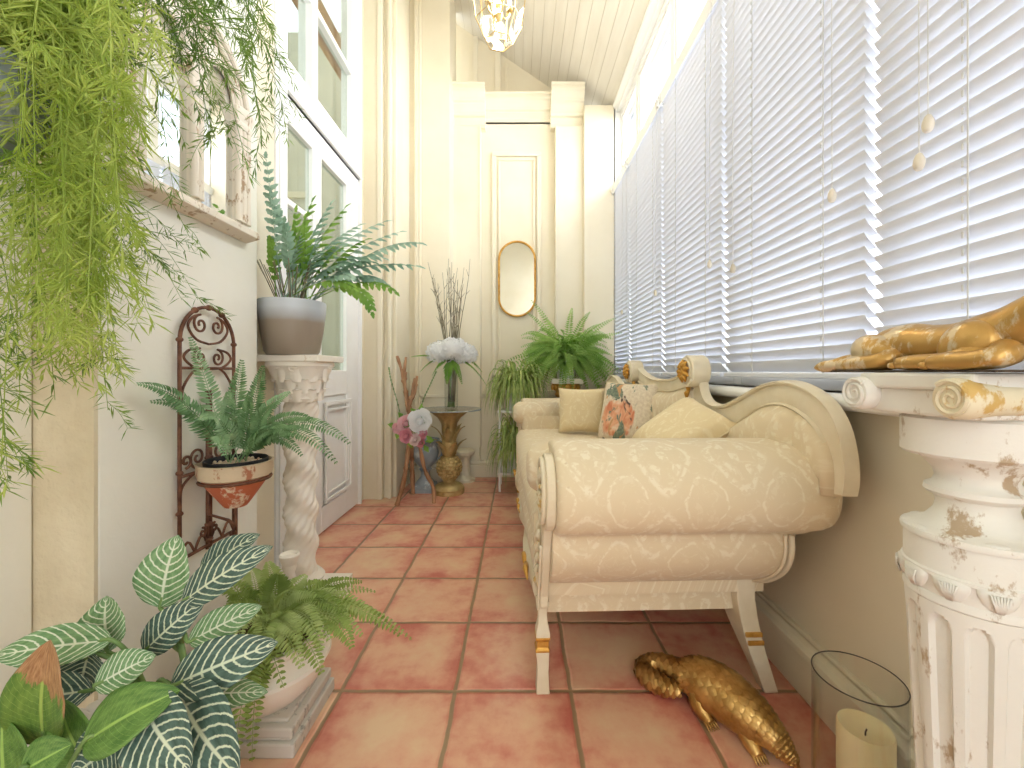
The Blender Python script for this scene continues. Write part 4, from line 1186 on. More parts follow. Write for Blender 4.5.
# boston fern on a gilded stand behind the sofa
fx_, fy_ = .36, 3.17
gs = thing('fern_pedestal', 'white pedestal with gilded capital behind the far arm of the sofa', 'pedestal', (fx_, fy_, 0))
b = MB(); b.box(fx_-.12, fx_+.12, fy_-.12, fy_+.12, 0, .05); b.box(fx_-.115, fx_+.115, fy_-.115, fy_+.115, .765, .80)
b.lathe([(.10,.05),(.085,.08),(.07,.12),(.065,.62),(.07,.66)], (fx_,fy_,0), 48, 'z', lambda r,h,a: r*(1-.05*abs(math.cos(8*a))) if .12 <= h <= .62 else r); b.build('column', M['plaster_column'], gs, smooth='auto')
b = MB(); b.lathe([(.07,.66),(.085,.68),(.075,.70),(.10,.74),(.105,.762)], (fx_,fy_,0), 32)
for k in range(12):
    a = 2*PI*k/12; b.ball((fx_+.10*math.cos(a), fy_+.10*math.sin(a), .735), (.012,.02,.022), 10, 6, Matrix.Rotation(a,3,'Z'))
b.build('capital', M['gilt'], gs, smooth='auto')
bf = potted('boston_fern', 'bushy bright green boston fern on the pedestal behind the sofa', (fx_,fy_,.801), .085, .13, M['trim_white'])
b = MB()
bd_ = MB()
for k in range(150):
    a = k*2.4; el = R.uniform(0,1); d = Vector((math.cos(a), math.sin(a)*.75-.22, 0)); L = R.uniform(.26,.46)
    p0 = Vector((fx_,fy_-.01,.92)) + d*.03
    if el > .6: end = p0 + d*L*.8 + Vector((0,0,R.uniform(.02,.22)))
    elif el > .25: end = p0 + d*L + Vector((0,0,R.uniform(-.16,.05)))
    else: end = p0 + d*L*.72 + Vector((0,0,R.uniform(-.26,-.12)))
    if end.x > .70: end.x = .70
    if end.y > 3.38: end.y = 3.36
    frond(b if k % 3 else bd_, p0, end, (0,0,R.uniform(.12,.22)), 21, .038, .0150, taper='sword', ang=1.3, side=(.1,-.75,.6), droop=.05)
for px_, py_, Y_ in ((526,312,3.1),(531,300,3.15),(622,333,3.05),(616,318,3.05),(612,355,2.95),(606,372,3.0),(548,386,2.98),(560,392,2.98),(573,390,2.96),(588,388,2.98),(536,372,3.0),(600,380,2.98),(566,384,2.94),(582,380,2.94),(545,318,3.1),(572,308,3.1),(590,312,3.1),(600,324,3.05),(530,335,3.0),(524,352,2.98),(555,372,2.92),(570,368,2.92),(590,368,2.92),(604,358,2.95),(540,352,2.92),(578,350,2.9),(560,350,2.9)):
    frond(b, (fx_,fy_-.02,.93), P(px_,py_,Y_), (0,0,.10), 22, .040, .0150, taper='sword', ang=1.3, side=(.1,-.75,.6), droop=.05)
b.build('fronds', M['boston'], bf); bd_.build('inner_fronds', M['freshgreen'], bf)

# ceiling lantern
lx, ly = -.095, 2.1
ln = thing('hanging_lantern', 'hexagonal brass and glass lantern hanging from the plank ceiling', 'lantern', (lx, ly, 2.5))
lev = [(.068,2.50),(.118,2.60),(.150,2.86),(.085,2.96),(.03,3.02)]
hexp = lambda r, z: [Vector((lx+r*math.cos(PI/3*k+.25), ly+r*math.sin(PI/3*k+.25), z)) for k in range(6)]
hx = [hexp(r, z) for r, z in lev]
b = MB()
for i in range(3):
    for k in range(6):
        b.tri(hx[i][k], hx[i][(k+1)%6], hx[i+1][(k+1)%6], hx[i+1][k])
b.f.append(tuple(b.add(hx[0], []) + k for k in range(6))); b.build('glass_panes', M['glass'], ln)
b = MB()
for i in range(4):
    for k in range(6):
        b.tube([hx[i][k], hx[i+1][k]], .0026, 5); b.tube([hx[i][k], hx[i][(k+1)%6]], .0026, 5)
        if i == 3: b.tube([hx[4][k], hx[4][(k+1)%6]], .004, 5)
b.build('frame', M['brass'], ln, smooth='auto')
b = MB()
for k in range(6): b.tri(hx[3][k], hx[3][(k+1)%6], hx[4][(k+1)%6], hx[4][k])
b.build('cap', M['brass'], ln, solid=.003)
b = MB(); b.tube([(lx,ly,3.0),(lx,ly,2.66)], .006, 8); b.lathe([(.002,2.60),(.012,2.61),(.022,2.63),(.012,2.66),(.02,2.68),(.006,2.70)], (lx,ly,0), 16)
for k in range(4):
    a = PI/2*k+.4; q = spline([(lx,ly,2.65),(lx+.03*math.cos(a),ly+.03*math.sin(a),2.625),(lx+.055*math.cos(a),ly+.055*math.sin(a),2.645),(lx+.058*math.cos(a),ly+.058*math.sin(a),2.67)],4)
    b.tube(q, .004, 6); b.lathe([(.002,2.668),(.016,2.672),(.018,2.68),(.009,2.684)], (lx+.058*math.cos(a),ly+.058*math.sin(a),0), 12)
b.build('candelabra', M['brass'], ln, smooth='auto')
for k in range(4):
    a = PI/2*k+.4; b = MB(); b.lathe([(.008,2.682),(.008,2.73),(.011,2.745),(.010,2.765),(.001,2.79)], (lx+.058*math.cos(a),ly+.058*math.sin(a),0), 12); b.build('bulb', M['bulb'], ln, smooth=True)
b = MB(); zz = 3.02
while zz < zc(lx)-.02:
    i = int(zz*50); q = [(lx+(.009*math.cos(t_) if i % 2 else 0), ly+(0 if i % 2 else .009*math.cos(t_)), zz+.012+.014*math.sin(t_)) for t_ in [2*PI*k/10 for k in range(11)]]
    b.tube(q, .0022, 5); zz += .021
b.lathe([(.002,zc(lx)-.05),(.035,zc(lx)-.045),(.05,zc(lx)-.0),(.05,zc(lx)+.02)], (lx,ly,0), 20); b.build('chain', M['brass'], ln, smooth='auto')
# ================================================================== LEFT SIDE
# twisted column
cx_, cy_ = -.79, 1.53
co = thing('twisted_column', 'cream painted barley twist column with leafy capital beside the glazed door', 'pedestal', (cx_, cy_, 0))
MB().box(cx_-.112, cx_+.112, cy_-.105, cy_+.105, .886, .909).build('slab', M['plaster_column'], co, bevel=.003)
b = MB(); rings = []
for z, a, c2 in ((.886,.098,.02),(.872,.100,.02),(.862,.092,.03),(.84,.084,.03),(.80,.072,.035),(.77,.066,.04),(.755,.070,.045),(.745,.062,.045)):
    ring = []
    for k in range(32):
        an = 2*PI*k/32; ca, sa = math.cos(an), math.sin(an); e = .55 if z > .82 else .8
        ring.append((cx_+a*math.copysign(abs(ca)**e, ca), cy_+a*math.copysign(abs(sa)**e, sa), z))
    rings.append(ring)
b.loft(rings); 
b.build('capital', M['plaster_column'], co, smooth='auto')
b = MB()
for row, (z0, r0, hh, n) in enumerate(((.745,.064,.045,10),(.775,.070,.050,10),(.815,.082,.050,10))):
    for k in range(n):
        a = 2*PI*(k+.5*(row % 2))/n; d = Vector((math.cos(a), math.sin(a), 0)); s = Vector((-d.y, d.x, 0)); rows = []
        for i in range(7):
            t_ = i/6; w = .021*math.sin(PI*(.2+.75*t_))
            c_ = Vector((cx_,cy_,z0+hh*math.sin(t_*1.9)*1.0)) + d*(r0 + .004 + .022*t_**2)
            rows.append([c_-s*w, c_-s*w*.5+d*.004, c_+d*.0075, c_+s*w*.5+d*.004, c_+s*w])
        b.loft(rows, False, False)
for k in range(8):
    a = 2*PI*k/8+.2; c_ = Vector((cx_+.093*math.cos(a), cy_+.093*math.sin(a), .862)); s = Vector((-math.sin(a), math.cos(a), 0))
    b.tube([c_ + s*(.016*(1-.8*q/20))*math.cos(q*.6) + Vector((0,0,.014*(1-.8*q/20)*math.sin(q*.6))) for q in range(21)], .0042, 6)
b.build('carved_leaves', M['plaster_column'], co, smooth=True)
b = MB()
def twist(r, h, a):
    ph = 2*a + h*52
    return .0515 + .0060*math.cos(ph) + .0032*math.cos(10*a - h*150)*(.4+.6*max(0, math.cos(ph)))
b.lathe([(.05, .12 + (.745-.12)*k/150) for k in range(151)], (cx_,cy_,0), 84, 'z', twist); b.build('shaft', M['plaster_column'], co, smooth='auto')
b = MB(); b.lathe([(.095,.06),(.098,.075),(.085,.088),(.075,.092),(.080,.105),(.072,.115),(.062,.125)], (cx_,cy_,0), 40); b.box(cx_-.12, cx_+.14, cy_-.14, cy_+.12, 0, .06)
b.build('base', M['plaster_column'], co, smooth='auto')

# pot on the column
def glazed():
    m = NT('two_tone_glaze'); tc = m.t.nodes.new('ShaderNodeTexCoord'); sp = m.t.nodes.new('ShaderNodeSeparateXYZ'); m.l(tc.outputs['Object'], sp.inputs[0])
    n = m.noise(tc.outputs['Object'], 18, 4); z = m.math('ADD', sp.outputs[2], m.math('MULTIPLY', m.math('SUBTRACT', n, .5), .012))
    m.col(m.ramp(z, [(.0, srgb(150,136,120)), (.112, srgb(158,144,128)), (.128, srgb(176,176,178)), (.16, srgb(206,212,218))]))
    m.set(.4, 0, .4); m.bump(m.noise(tc.outputs['Object'], 60, 3), .1, .002); return m.m
M['glaze'] = glazed()
qx, qy, qz = -.80, 1.49, .9095
pt = thing('plant_pot', 'large two tone grey and brown glazed pot on top of the twisted column', 'pot', (qx, qy, qz))
b = MB(); b.lathe([(.002,0),(.080,0),(.088,.012),(.100,.08),(.108,.15),(.110,.182),(.108,.188),(.102,.188),(.100,.15),(.09,.145),(.002,.145)], (qx,qy,qz), 48); b.build('vessel', M['glaze'], pt, smooth='auto')
b = MB(); b.lathe([(.002,.168),(.05,.170),(.10,.165)], (qx,qy,qz), 24, cap=False); 
for k in range(70):
    a = R.uniform(0,6.28); r_ = .098*math.sqrt(R.uniform(0,1)); b.ball((qx+r_*math.cos(a), qy+r_*math.sin(a), qz+.172), R.uniform(.004,.010), 6, 4)
b.build('soil', M['terracotta'], pt)
def lobed(mb, p0, p1, lift, n, ll, lw, start=.3, rr=.0022, ang=.95, side=None):
    """frond of long finger lobes joined by a wing along the midrib"""
    p0 = Vector(p0); p1 = Vector(p1); pc = (p0+p1)/2 + Vector(lift)
    at = lambda t: p0*(1-t)**2 + pc*2*t*(1-t) + p1*t*t
    pts = [at(k/16) for k in range(17)]; mb.tube(pts, [rr*(1-.7*k/16) for k in range(17)], 5)
    for i in range(n+1):
        t = start + (1-start)*i/n; p = at(t); T = (at(min(1,t+.02))-at(t-.02)).normalized()
        up = Vector((0,-.6,.8)) if side is None else Vector(side)
        S = T.cross(up)
        if S.length < .2: S = T.cross(Vector((0,-1,0)))
        S.normalize(); Nn = S.cross(T).normalized(); q = (t-start)/(1-start)
        w = (.55+.45*min(1,q/.2))*(1-.6*max(0,(q-.35)/.65)**1.3)
        for sg in ((-1,1) if i < n else (0,)):
            a_ = ang*(1-.45*q) + R.uniform(-.1,.1)
            D = (S*sg*math.sin(a_)+T*math.cos(a_) - Nn*.12).normalized() if sg else T
            W = D.cross(Nn).normalized(); l = ll*w*R.uniform(.85,1.12) ; rows = []
            if i == n: l *= 1.4
            for k in range(6):
                u_ = k/5; ww = lw*.5*w**.4*(.85+.35*math.sin(PI*u_))*(1-u_**4)*(1+.16*math.cos(k*PI))
                c_ = p + D*l*u_ - Nn*(l*.22*u_*u_)
                rows.append([c_-W*ww + Nn*ww*.15, c_, c_+W*ww+Nn*ww*.15])
            mb.loft(rows, False, False)
def fronds(name, label, mat, specs, base, spread, parent_label='fern', n=9, ll=.06, lw=.018, cat='fern', extra=None):
    pass
ph = thing('blue_fern', 'blue green lobed fern growing in the glazed pot on the twisted column', 'fern', (qx, qy, qz+.17))
bb1, gg1 = MB(), MB()
B0 = Vector((qx, qy, qz+.17))
for px_, py_, Y_, lf, mbx, n_, ll_ in (
    (418,243,1.36,(.02,0,.13),bb1,11,.062),(416,266,1.42,(0,0,.10),bb1,11,.058),(372,312,1.36,(.10,0,.14),gg1,9,.045),(384,222,1.48,(0,0,.08),bb1,10,.055),
    (345,208,1.50,(0,0,.05),gg1,9,.052),(312,202,1.46,(0,0,.03),gg1,9,.055),(322,228,1.40,(0,0,.04),bb1,9,.05),(296,212,1.50,(0,0,.03),gg1,9,.05),(266,158,1.455,(.0,0,.02),bb1,12,.046),
    (272,196,1.47,(.01,0,.03),bb1,10,.044),(395,292,1.40,(.06,0,.12),gg1,8,.045),(350,262,1.38,(0,0,.08),bb1,9,.05),(334,246,1.45,(0,0,.06),gg1,9,.05),(365,240,1.42,(0,0,.08),gg1,9,.05),
    (300,238,1.36,(0,0,.05),bb1,8,.045),(382,258,1.50,(0,0,.11),bb1,10,.052),(270,240,1.44,(-.0,0,.06),gg1,8,.036),(400,232,1.55,(0,0,.09),bb1,10,.05),(355,288,1.32,(.05,0,.10),gg1,8,.042),(285,222,1.42,(0,0,.04),bb1,9,.04),(330,205,1.5,(0,0,.05),bb1,10,.052),(358,226,1.5,(0,0,.07),bb1,10,.055),(372,262,1.44,(0,0,.10),bb1,9,.05),(318,250,1.34,(0,0,.06),bb1,8,.05),(345,246,1.36,(.02,0,.08),gg1,8,.05),(305,220,1.42,(0,0,.04),gg1,8,.045),(386,284,1.46,(.03,0,.12),bb1,9,.048),(352,278,1.30,(.03,0,.10),bb1,8,.045)):
    a = R.uniform(0,6.28); p0 = B0 + Vector((.05*math.cos(a), .05*math.sin(a), 0))
    lobed(mbx, p0, P(px_,py_,Y_), lf, n_, ll_, .016, start=.30 if Y_ > 1.4 else .38)
bb1.build('blue_fronds', M['bluefern'], ph, smooth=False); gg1.build('green_fronds', M['freshgreen'], ph)
b = MB()
for k in range(26):
    a = R.uniform(0,6.28); r_ = R.uniform(.03,.09); p0 = B0+Vector((r_*.6*math.cos(a), r_*.6*math.sin(a), -.003)); b.tube([p0, p0+Vector((r_*.5*math.cos(a), r_*.5*math.sin(a), .08)), p0+Vector((r_*1.0*math.cos(a), r_*math.sin(a), R.uniform(.12,.17)))], .0016, 4)
b.build('stalks', M['twig'], ph, smooth=True)

# spiral helper in a vertical plane x = const
def spiral(x, cy, cz, r, turns, a0, sgn=1, n=28, shrink=.82):
    return [(x, cy + r*(1-shrink*k/(n-1))*math.cos(a0+sgn*turns*2*PI*k/(n-1)), cz + r*(1-shrink*k/(n-1))*math.sin(a0+sgn*turns*2*PI*k/(n-1))) for k in range(n)]
# narrow dark iron ornament
io = thing('iron_ornament', 'narrow dark wrought iron scroll ornament standing behind the glazed pot', 'ornament', (-.905, 1.425, .91))
b = MB(); X_ = -.908
for yy in (1.405, 1.440): b.tube([(X_, yy, .911), (X_, yy, 1.60)], .004, 8)
b.tube([(X_, 1.4225+.0175*math.cos(PI*k/10), 1.60+.03*math.sin(PI*k/10)) for k in range(11)], .004, 8)
for k in range(11):
    z = .96+k*.058; s_ = 1 if k % 2 else -1
    b.tube(spiral(X_, 1.4225+s_*.003, z, .015, 1.3, 0 if s_ > 0 else PI, s_, 20), .0035, 6)
b.build('scrollwork', M['dark_iron'], io, smooth=True)

# iron wall trellis
tr2 = thing('wall_trellis', 'rusty wrought iron arched trellis with scrolls fixed to the left wall', 'trellis', (-.835, 1.13, .36))
X_ = -.834; yl, yr, ya = 1.035, 1.232, 1.1335
def rod(pts, r=.0048, mb=None, s=8): mb.tube(pts, r, s)
for y0 in (yl, yr):
    b = MB(); rod([(X_, y0, .33), (X_, y0, .925)], .0046, b)
    for z in (.93,.80,.60,.50,.40): b.ball((X_, y0, z), (.008,.0085,.007), 10, 6)
    b.build('post', M['iron'], tr2, smooth=True)
b = MB(); rod([(X_, ya-.0985*math.cos(PI*k/24), .925+.098*math.sin(PI*k/24)) for k in range(25)], .0046, b)
for k in (8, 12, 16): b.ball((X_, ya-.0985*math.cos(PI*k/24), .925+.098*math.sin(PI*k/24)), (.008,.009,.008), 10, 6)
b.build('arch', M['iron'], tr2, smooth=True)
for s_ in (-1, 1):
    b = MB()
    # hearts under the arch
    b.tube(spiral(X_, ya+s_*.030, .975, .026, 1.35, PI/2, -s_, 30), .0032, 6)
    b.tube(spline([(X_, ya+s_*.03, 1.001), (X_, ya+s_*.058, .99), (X_, ya+s_*.072, .965), (X_, ya+s_*.045, .935), (X_, ya, .925)],5), .0032, 6)
    b.tube(spiral(X_, ya+s_*.032, .888, .024, 1.4, PI/2, -s_, 30), .0032, 6)
    b.tube(spline([(X_, ya+s_*.032, .912), (X_, ya+s_*.07, .905), (X_, ya+s_*.085, .885), (X_, ya+s_*.05, .862), (X_, ya, .858)],5), .0032, 6)
    b.tube(spline([(X_, ya+s_*.094, .77), (X_, ya+s_*.088, .81), (X_, ya+s_*.062, .845), (X_, ya+s_*.04, .858)],5), .0032, 6)
    b.build('upper_scroll', M['iron'], tr2, smooth=True); b = MB()
    b.tube(spiral(X_, ya+s_*.040, .628, .028, 1.45, -PI/2, s_, 30), .0032, 6)
    b.tube(spiral(X_, ya+s_*.078, .625, .018, 1.2, -PI/2, -s_, 24), .0035, 6)
    b.tube(spline([(X_, ya+s_*.097, .53), (X_, ya+s_*.09, .565), (X_, ya+s_*.05, .588), (X_, ya, .585)],5), .0032, 6)
    b.build('lower_scroll', M['iron'], tr2, smooth=True); b = MB()
    b.tube(spiral(X_, ya+s_*.022, .425, .013, 1.2, PI/2, s_, 20), .0035, 6)
    b.tube([(X_, ya+s_*(.0985-.0985*q/12*.98), .385+.035*abs(math.sin(q*PI/6))) for q in range(13)], .0032, 6)
    b.build('bottom_scroll', M['iron'], tr2, smooth=True)
for z in (.86, .590, .385):
    b = MB(); b.tube([(X_, yl, z), (X_, yr, z)], .0042, 6); b.build('crossbar', M['iron'], tr2, smooth=True)
b = MB()
for dy in (-.006, .006): rod([(X_, ya+dy, .375), (X_, ya+dy, .80)], .004, b)
for z in (.795,.62,.44,.40): b.ball((X_, ya, z), (.009,.013,.007), 10, 6)
b.build('centre_rods', M['iron'], tr2, smooth=True)
# ring bracket
kx, ky, kz = -.752, 1.12, .50
b = MB(); b.tube([(kx+.081*math.cos(2*PI*k/30), ky+.081*math.sin(2*PI*k/30), .567) for k in range(31)], .004, 6)
b.tube([(kx-.081, ky, .567), (X_, ky, .567)], .004, 6); b.tube([(X_, ky+.01, .567), (X_+.01, ky, .47), (kx-.02, ky, .455), (kx, ky, .44)], .004, 6)
b.tube([(kx, ky, .492), (kx, ky, .405)], .004, 6); b.tube(spiral(kx, ky-.013, .418, .013, 1.1, 0, 1, 18), .003, 6)
b.build('pot_ring', M['iron'], tr2, smooth=True)
pc_ = thing('terracotta_pot', 'lime streaked terracotta cone pot held in the ring of the wall trellis', 'pot', (kx, ky, .475))
b = MB(); b.lathe([(.002,.492),(.026,.494),(.031,.500),(.052,.530),(.0735,.562),(.077,.572)], (kx,ky,0), 40); b.build('cone', M['terracotta'], pc_, smooth='auto')
b = MB(); b.lathe([(.077,.5715),(.084,.576),(.087,.590),(.0865,.606),(.089,.612),(.083,.613),(.079,.600),(.077,.575)], (kx,ky,0), 40, cap=False); b.build('rim', M['terracotta_rim'], pc_, smooth='auto')
b = MB(); b.lathe([(.070,.575),(.074,.618),(.072,.620),(.067,.604),(.002,.603)], (kx+.002,ky,0), 32); b.build('inner_pot', M['black_plastic'], pc_, smooth='auto')
b = MB(); b.lathe([(.066,.605),(.03,.609),(.002,.610)], (kx+.002,ky,0), 24, cap=False)
for k in range(60):
    a = R.uniform(0,6.28); r_ = .062*math.sqrt(R.uniform(0,1)); b.ball((kx+r_*math.cos(a), ky+r_*math.sin(a), .609), R.uniform(.003,.006), 6, 4)
b.build('gravel', M['terracotta_rim'], pc_)
fd = thing('sword_fern', 'dark green sword fern growing from the terracotta wall pot', 'fern', (kx, ky, .61))
fa, fb2 = MB(), MB()
B0 = Vector((kx+.003, ky, .612))
for px_, py_, Y_, lf, mbx, n_, ll_ in (
    (137,384,.905,(0,0,.10),fa,34,.034),(150,402,.95,(.02,0,.09),fa,30,.03),(190,337,1.045,(0,0,.04),fb2,36,.030),(242,360,1.08,(0,0,.02),fa,34,.034),(263,366,1.13,(0,0,.02),fa,34,.034),
    (290,392,1.14,(0,0,.06),fb2,30,.03),(350,444,1.04,(0,0,.15),fa,36,.034),(337,464,1.0,(0,0,.16),fa,34,.032),(318,424,1.16,(0,0,.12),fa,32,.032),(224,456,.93,(.0,-.03,.12),fb2,26,.030),
    (300,438,.98,(0,0,.10),fa,30,.032),(200,420,.96,(0,0,.10),fb2,28,.030),(276,404,1.05,(0,0,.06),fa,32,.032),(250,392,1.00,(0,0,.05),fa,30,.032),(302,456,1.12,(0,0,.12),fa,30,.03),(228,392,1.08,(0,0,.04),fb2,30,.028),(280,430,.95,(0,0,.09),fa,28,.03)):
    a = R.uniform(0,6.28)
    frond(mbx, B0+Vector((.02*math.cos(a), .02*math.sin(a), 0)), P(px_,py_,Y_), lf, n_, ll_, .0078, taper='sword', ang=1.15, rr=.0016, side=(.35,-.65,.65), seg6=True, droop=.08)
fa.build('dark_fronds', M['fern_dark'], fd); fb2.build('pale_fronds', M['fern_jade'] if 'fern_jade' in M else M['bluefern'], fd)

# arched mirror
am = thing('arched_mirror', 'limed wood gothic arched mirror with three slim columns and a sill', 'mirror', (-.84, 1.089, 1.25))
ymid, yR, yL = 1.089, 1.271, .907
def arch_pts(yc, hw, z0, rise, x, n=24, gothic=.0):
    return [(x, yc - hw*math.cos(PI*k/n), z0 + rise*math.sin(PI*k/n)**(1-gothic)) for k in range(n+1)]
b = MB(); o_ = [(yL, 1.285), (yR, 1.285)] + [(ymid+.185*math.cos(PI*k/24), 1.60+.185*math.sin(PI*k/24)) for k in range(25)]
b.prism(o_, 'x', -.8475, -.8455); b.build('mirror_glass', M['mirror'], am)
b = MB(); b.prism([(-.8485,1.284),(-.812,1.284),(-.806,1.280),(-.806,1.262),(-.8485,1.250)], 'y', .865, 1.312)
b.build('sill', M['wood_worn'], am, bevel=.002)
for yc_ in (yL, ymid, yR):
    b = MB(); big = yc_ != ymid
    offs = (-.020, 0, .020) if big else (-.009, .009)
    for o2 in offs: b.lathe([(.0115,1.30),(.0105,1.32),(.0105,1.585),(.012,1.592)], (-.833,yc_+o2,0), 14)
    b.box(-.848,-.834, yc_-.028 if big else yc_-.018, yc_+.028 if big else yc_+.018, 1.284, 1.60)
    b.build('column', M['wood_worn'], am, smooth='auto')
    b = MB(); w = .036 if big else .024
    for r_, z in ((1.0,1.59),(1.12,1.60)):
        pass
    rings = []
    for k_, z in ((.85,1.575),(1.0,1.585),(1.0,1.592),(.92,1.596),(1.0,1.608),(1.15,1.622),(1.15,1.634),(1.0,1.64)):
        rings.append([(-.848,yc_-w*k_,z),(-.833+.018*k_-.01,yc_-w*k_,z),(-.833+.024*k_-.008,yc_,z),(-.833+.018*k_-.01,yc_+w*k_,z),(-.848,yc_+w*k_,z)])
    b.loft(rings); b.build('capital', M['wood_worn'], am, smooth='auto', bevel=.002)
b = MB()
for rr_, x, th in ((.207,-.832,.008),(.192,-.826,.0085),(.176,-.832,.007)):
    b.tube(arch_pts(ymid, rr_, 1.61, rr_*.98, x), th, 8)
N_ = 24; rings = []
for k in range(N_+1):
    a = PI*k/N_; c_, s_ = math.cos(a), math.sin(a)
    rings.append([(-.848, ymid-.168*c_, 1.61+.165*s_), (-.836, ymid-.168*c_, 1.61+.165*s_), (-.836, ymid-.214*c_, 1.61+.21*s_), (-.848, ymid-.214*c_, 1.61+.21*s_)])
b.loft(rings); b.build('outer_arch', M['wood_worn'], am, smooth='auto')
b = MB()
for yc_ in (.998, 1.180):
    hw = .066
    pts = [(-.832, yc_-hw*math.cos(PI*k/20), 1.625+.085*math.sin(PI*k/20)**.85) for k in range(21)]; b.tube(pts, .0075, 8); b.tube([(-.838, p[1]+(yc_-p[1])*.14, p[2]-.006) for p in pts], .005, 6)
    # tracery plate between light head and outer arch
    for k in range(24):
        y0 = yc_-.09+.18*k/24; y1 = y0+.18/24
        def zi(y): q = (y-yc_)/hw; return 1.60 if abs(q) >= 1 else 1.625+.085*(1-q*q)**.43
        def zo(y): q = (y-ymid)/.18; return 1.61 + .176*math.sqrt(max(0,1-q*q))
        a0, a1, c0, c1 = zi(y0), zi(y1), zo(y0), zo(y1)
        if c0 <= a0 and c1 <= a1: continue
        b.add([(-.838,y0,a0),(-.838,y1,a1),(-.838,y1,max(a1,c1)),(-.838,y0,max(a0,c0)),(-.847,y0,a0),(-.847,y1,a1),(-.847,y1,max(a1,c1)),(-.847,y0,max(a0,c0))], [(0,1,2,3),(7,6,5,4),(0,4,5,1)])
b.tube([(-.834, ymid+.03*math.cos(2*PI*k/24), 1.735+.03*math.sin(2*PI*k/24)) for k in range(25)], .006, 6)
b.build('tracery', M['wood_worn'], am, smooth='auto')

# stone planter with pale fern
sx, sy = -.61, 1.025
sb = thing('stone_planter', 'round white stone bowl planter on a weathered square plinth on the tiles', 'planter', (sx, sy, 0))
b = MB()
for a, z0, z1 in ((.118,0,.032),(.108,.032,.040),(.112,.040,.062),(.095,.062,.072)): b.box(sx-a, sx+a, sy-a*.88, sy+a*.88, z0, z1)
b.build('plinth', M['stone_grey'], sb, bevel=.004)
b = MB(); b.lathe([(.002,.07),(.085,.072),(.095,.082),(.118,.105),(.132,.135),(.136,.150),(.142,.154),(.140,.162),(.134,.166),(.126,.185),(.122,.200),(.130,.208),(.130,.218),(.118,.22),(.112,.210),(.002,.20)], (sx,sy,0), 56); b.build('bowl', M['plaster_column'], sb, smooth='auto')
b = MB(); b.lathe([(.112,.212),(.06,.218),(.002,.219)], (sx,sy,0), 24, cap=False); b.build('soil', M['soil'], sb)
pf = thing('pale_fern', 'pale green arching fern spilling from the round stone planter', 'fern', (sx, sy, .219))
b = MB(); b2_ = MB(); B0 = Vector((sx, sy, .222))
specs = [(233,770,.80,(0,-.05,.16),40,.040),(252,762,.84,(0,-.05,.14),34,.034),(322,674,.86,(.05,-.03,.12),34,.042),(352,648,.92,(.05,0,.10),34,.042),(400,636,1.02,(.03,0,.14),38,.036),(412,640,1.10,(0,0,.13),34,.026),
 (362,582,1.18,(0,0,.07),32,.032),(376,592,1.24,(0,0,.09),30,.028),(250,568,1.15,(0,0,.05),30,.042),(268,562,1.12,(0,0,.03),30,.044),(228,600,1.05,(0,0,.06),28,.040),(215,580,1.12,(0,0,.08),28,.034),
 (320,600,1.02,(0,0,.06),28,.042),(345,612,.98,(0,0,.08),30,.042),(300,640,.86,(0,0,.08),28,.040),(380,622,1.0,(0,0,.12),32,.038),(290,590,.95,(0,0,.05),24,.040),(212,620,.98,(0,0,.06),26,.036),(330,640,.90,(.03,0,.09),28,.042),(200,588,1.2,(0,0,.08),28,.03),(270,620,.9,(0,0,.06),24,.040),(362,636,.96,(.03,0,.11),30,.036),(262,662,.84,(0,-.04,.12),28,.038),(302,668,.84,(.02,-.04,.12),28,.038),(322,650,.86,(.03,-.03,.12),28,.038),(284,688,.82,(0,-.05,.12),28,.036),(240,640,.86,(-.02,-.03,.10),28,.038),(306,575,1.12,(0,0,.04),26,.04),(330,585,1.15,(0,0,.06),26,.038),(278,575,1.05,(0,0,.04),26,.042)]
for px_, py_, Y_, lf, n_, ll_ in specs:
    a = R.uniform(0,6.28); frond(b if R.random() < .6 else b2_, B0+Vector((.03*math.cos(a), .03*math.sin(a), 0)), P(px_,py_,Y_), lf, int(n_*.8), ll_, .0100, taper='sword', ang=1.2, rr=.0018, side=(.3,-.5,.8), seg6=True, droop=.12)
b.build('fronds', M['fern_pale'], pf); b2_.build('older_fronds', M['fern_olive'], pf)
fi = thing('candlestick', 'small cream turned candlestick standing between the fern and twisted column', 'candlestick', (-.70, 1.265, 0))
b = MB(); b.lathe([(.002,0),(.045,0),(.047,.01),(.035,.02),(.018,.035),(.014,.06),(.02,.085),(.014,.11),(.012,.20),(.018,.235),(.014,.25),(.020,.268),(.0185,.275),(.021,.28),(.027,.298),(.028,.305),(.024,.308),(.018,.300),(.002,.298)], (-.683,1.255,0), 32); b.build('stem', M['plaster_column'], fi, smooth='auto')

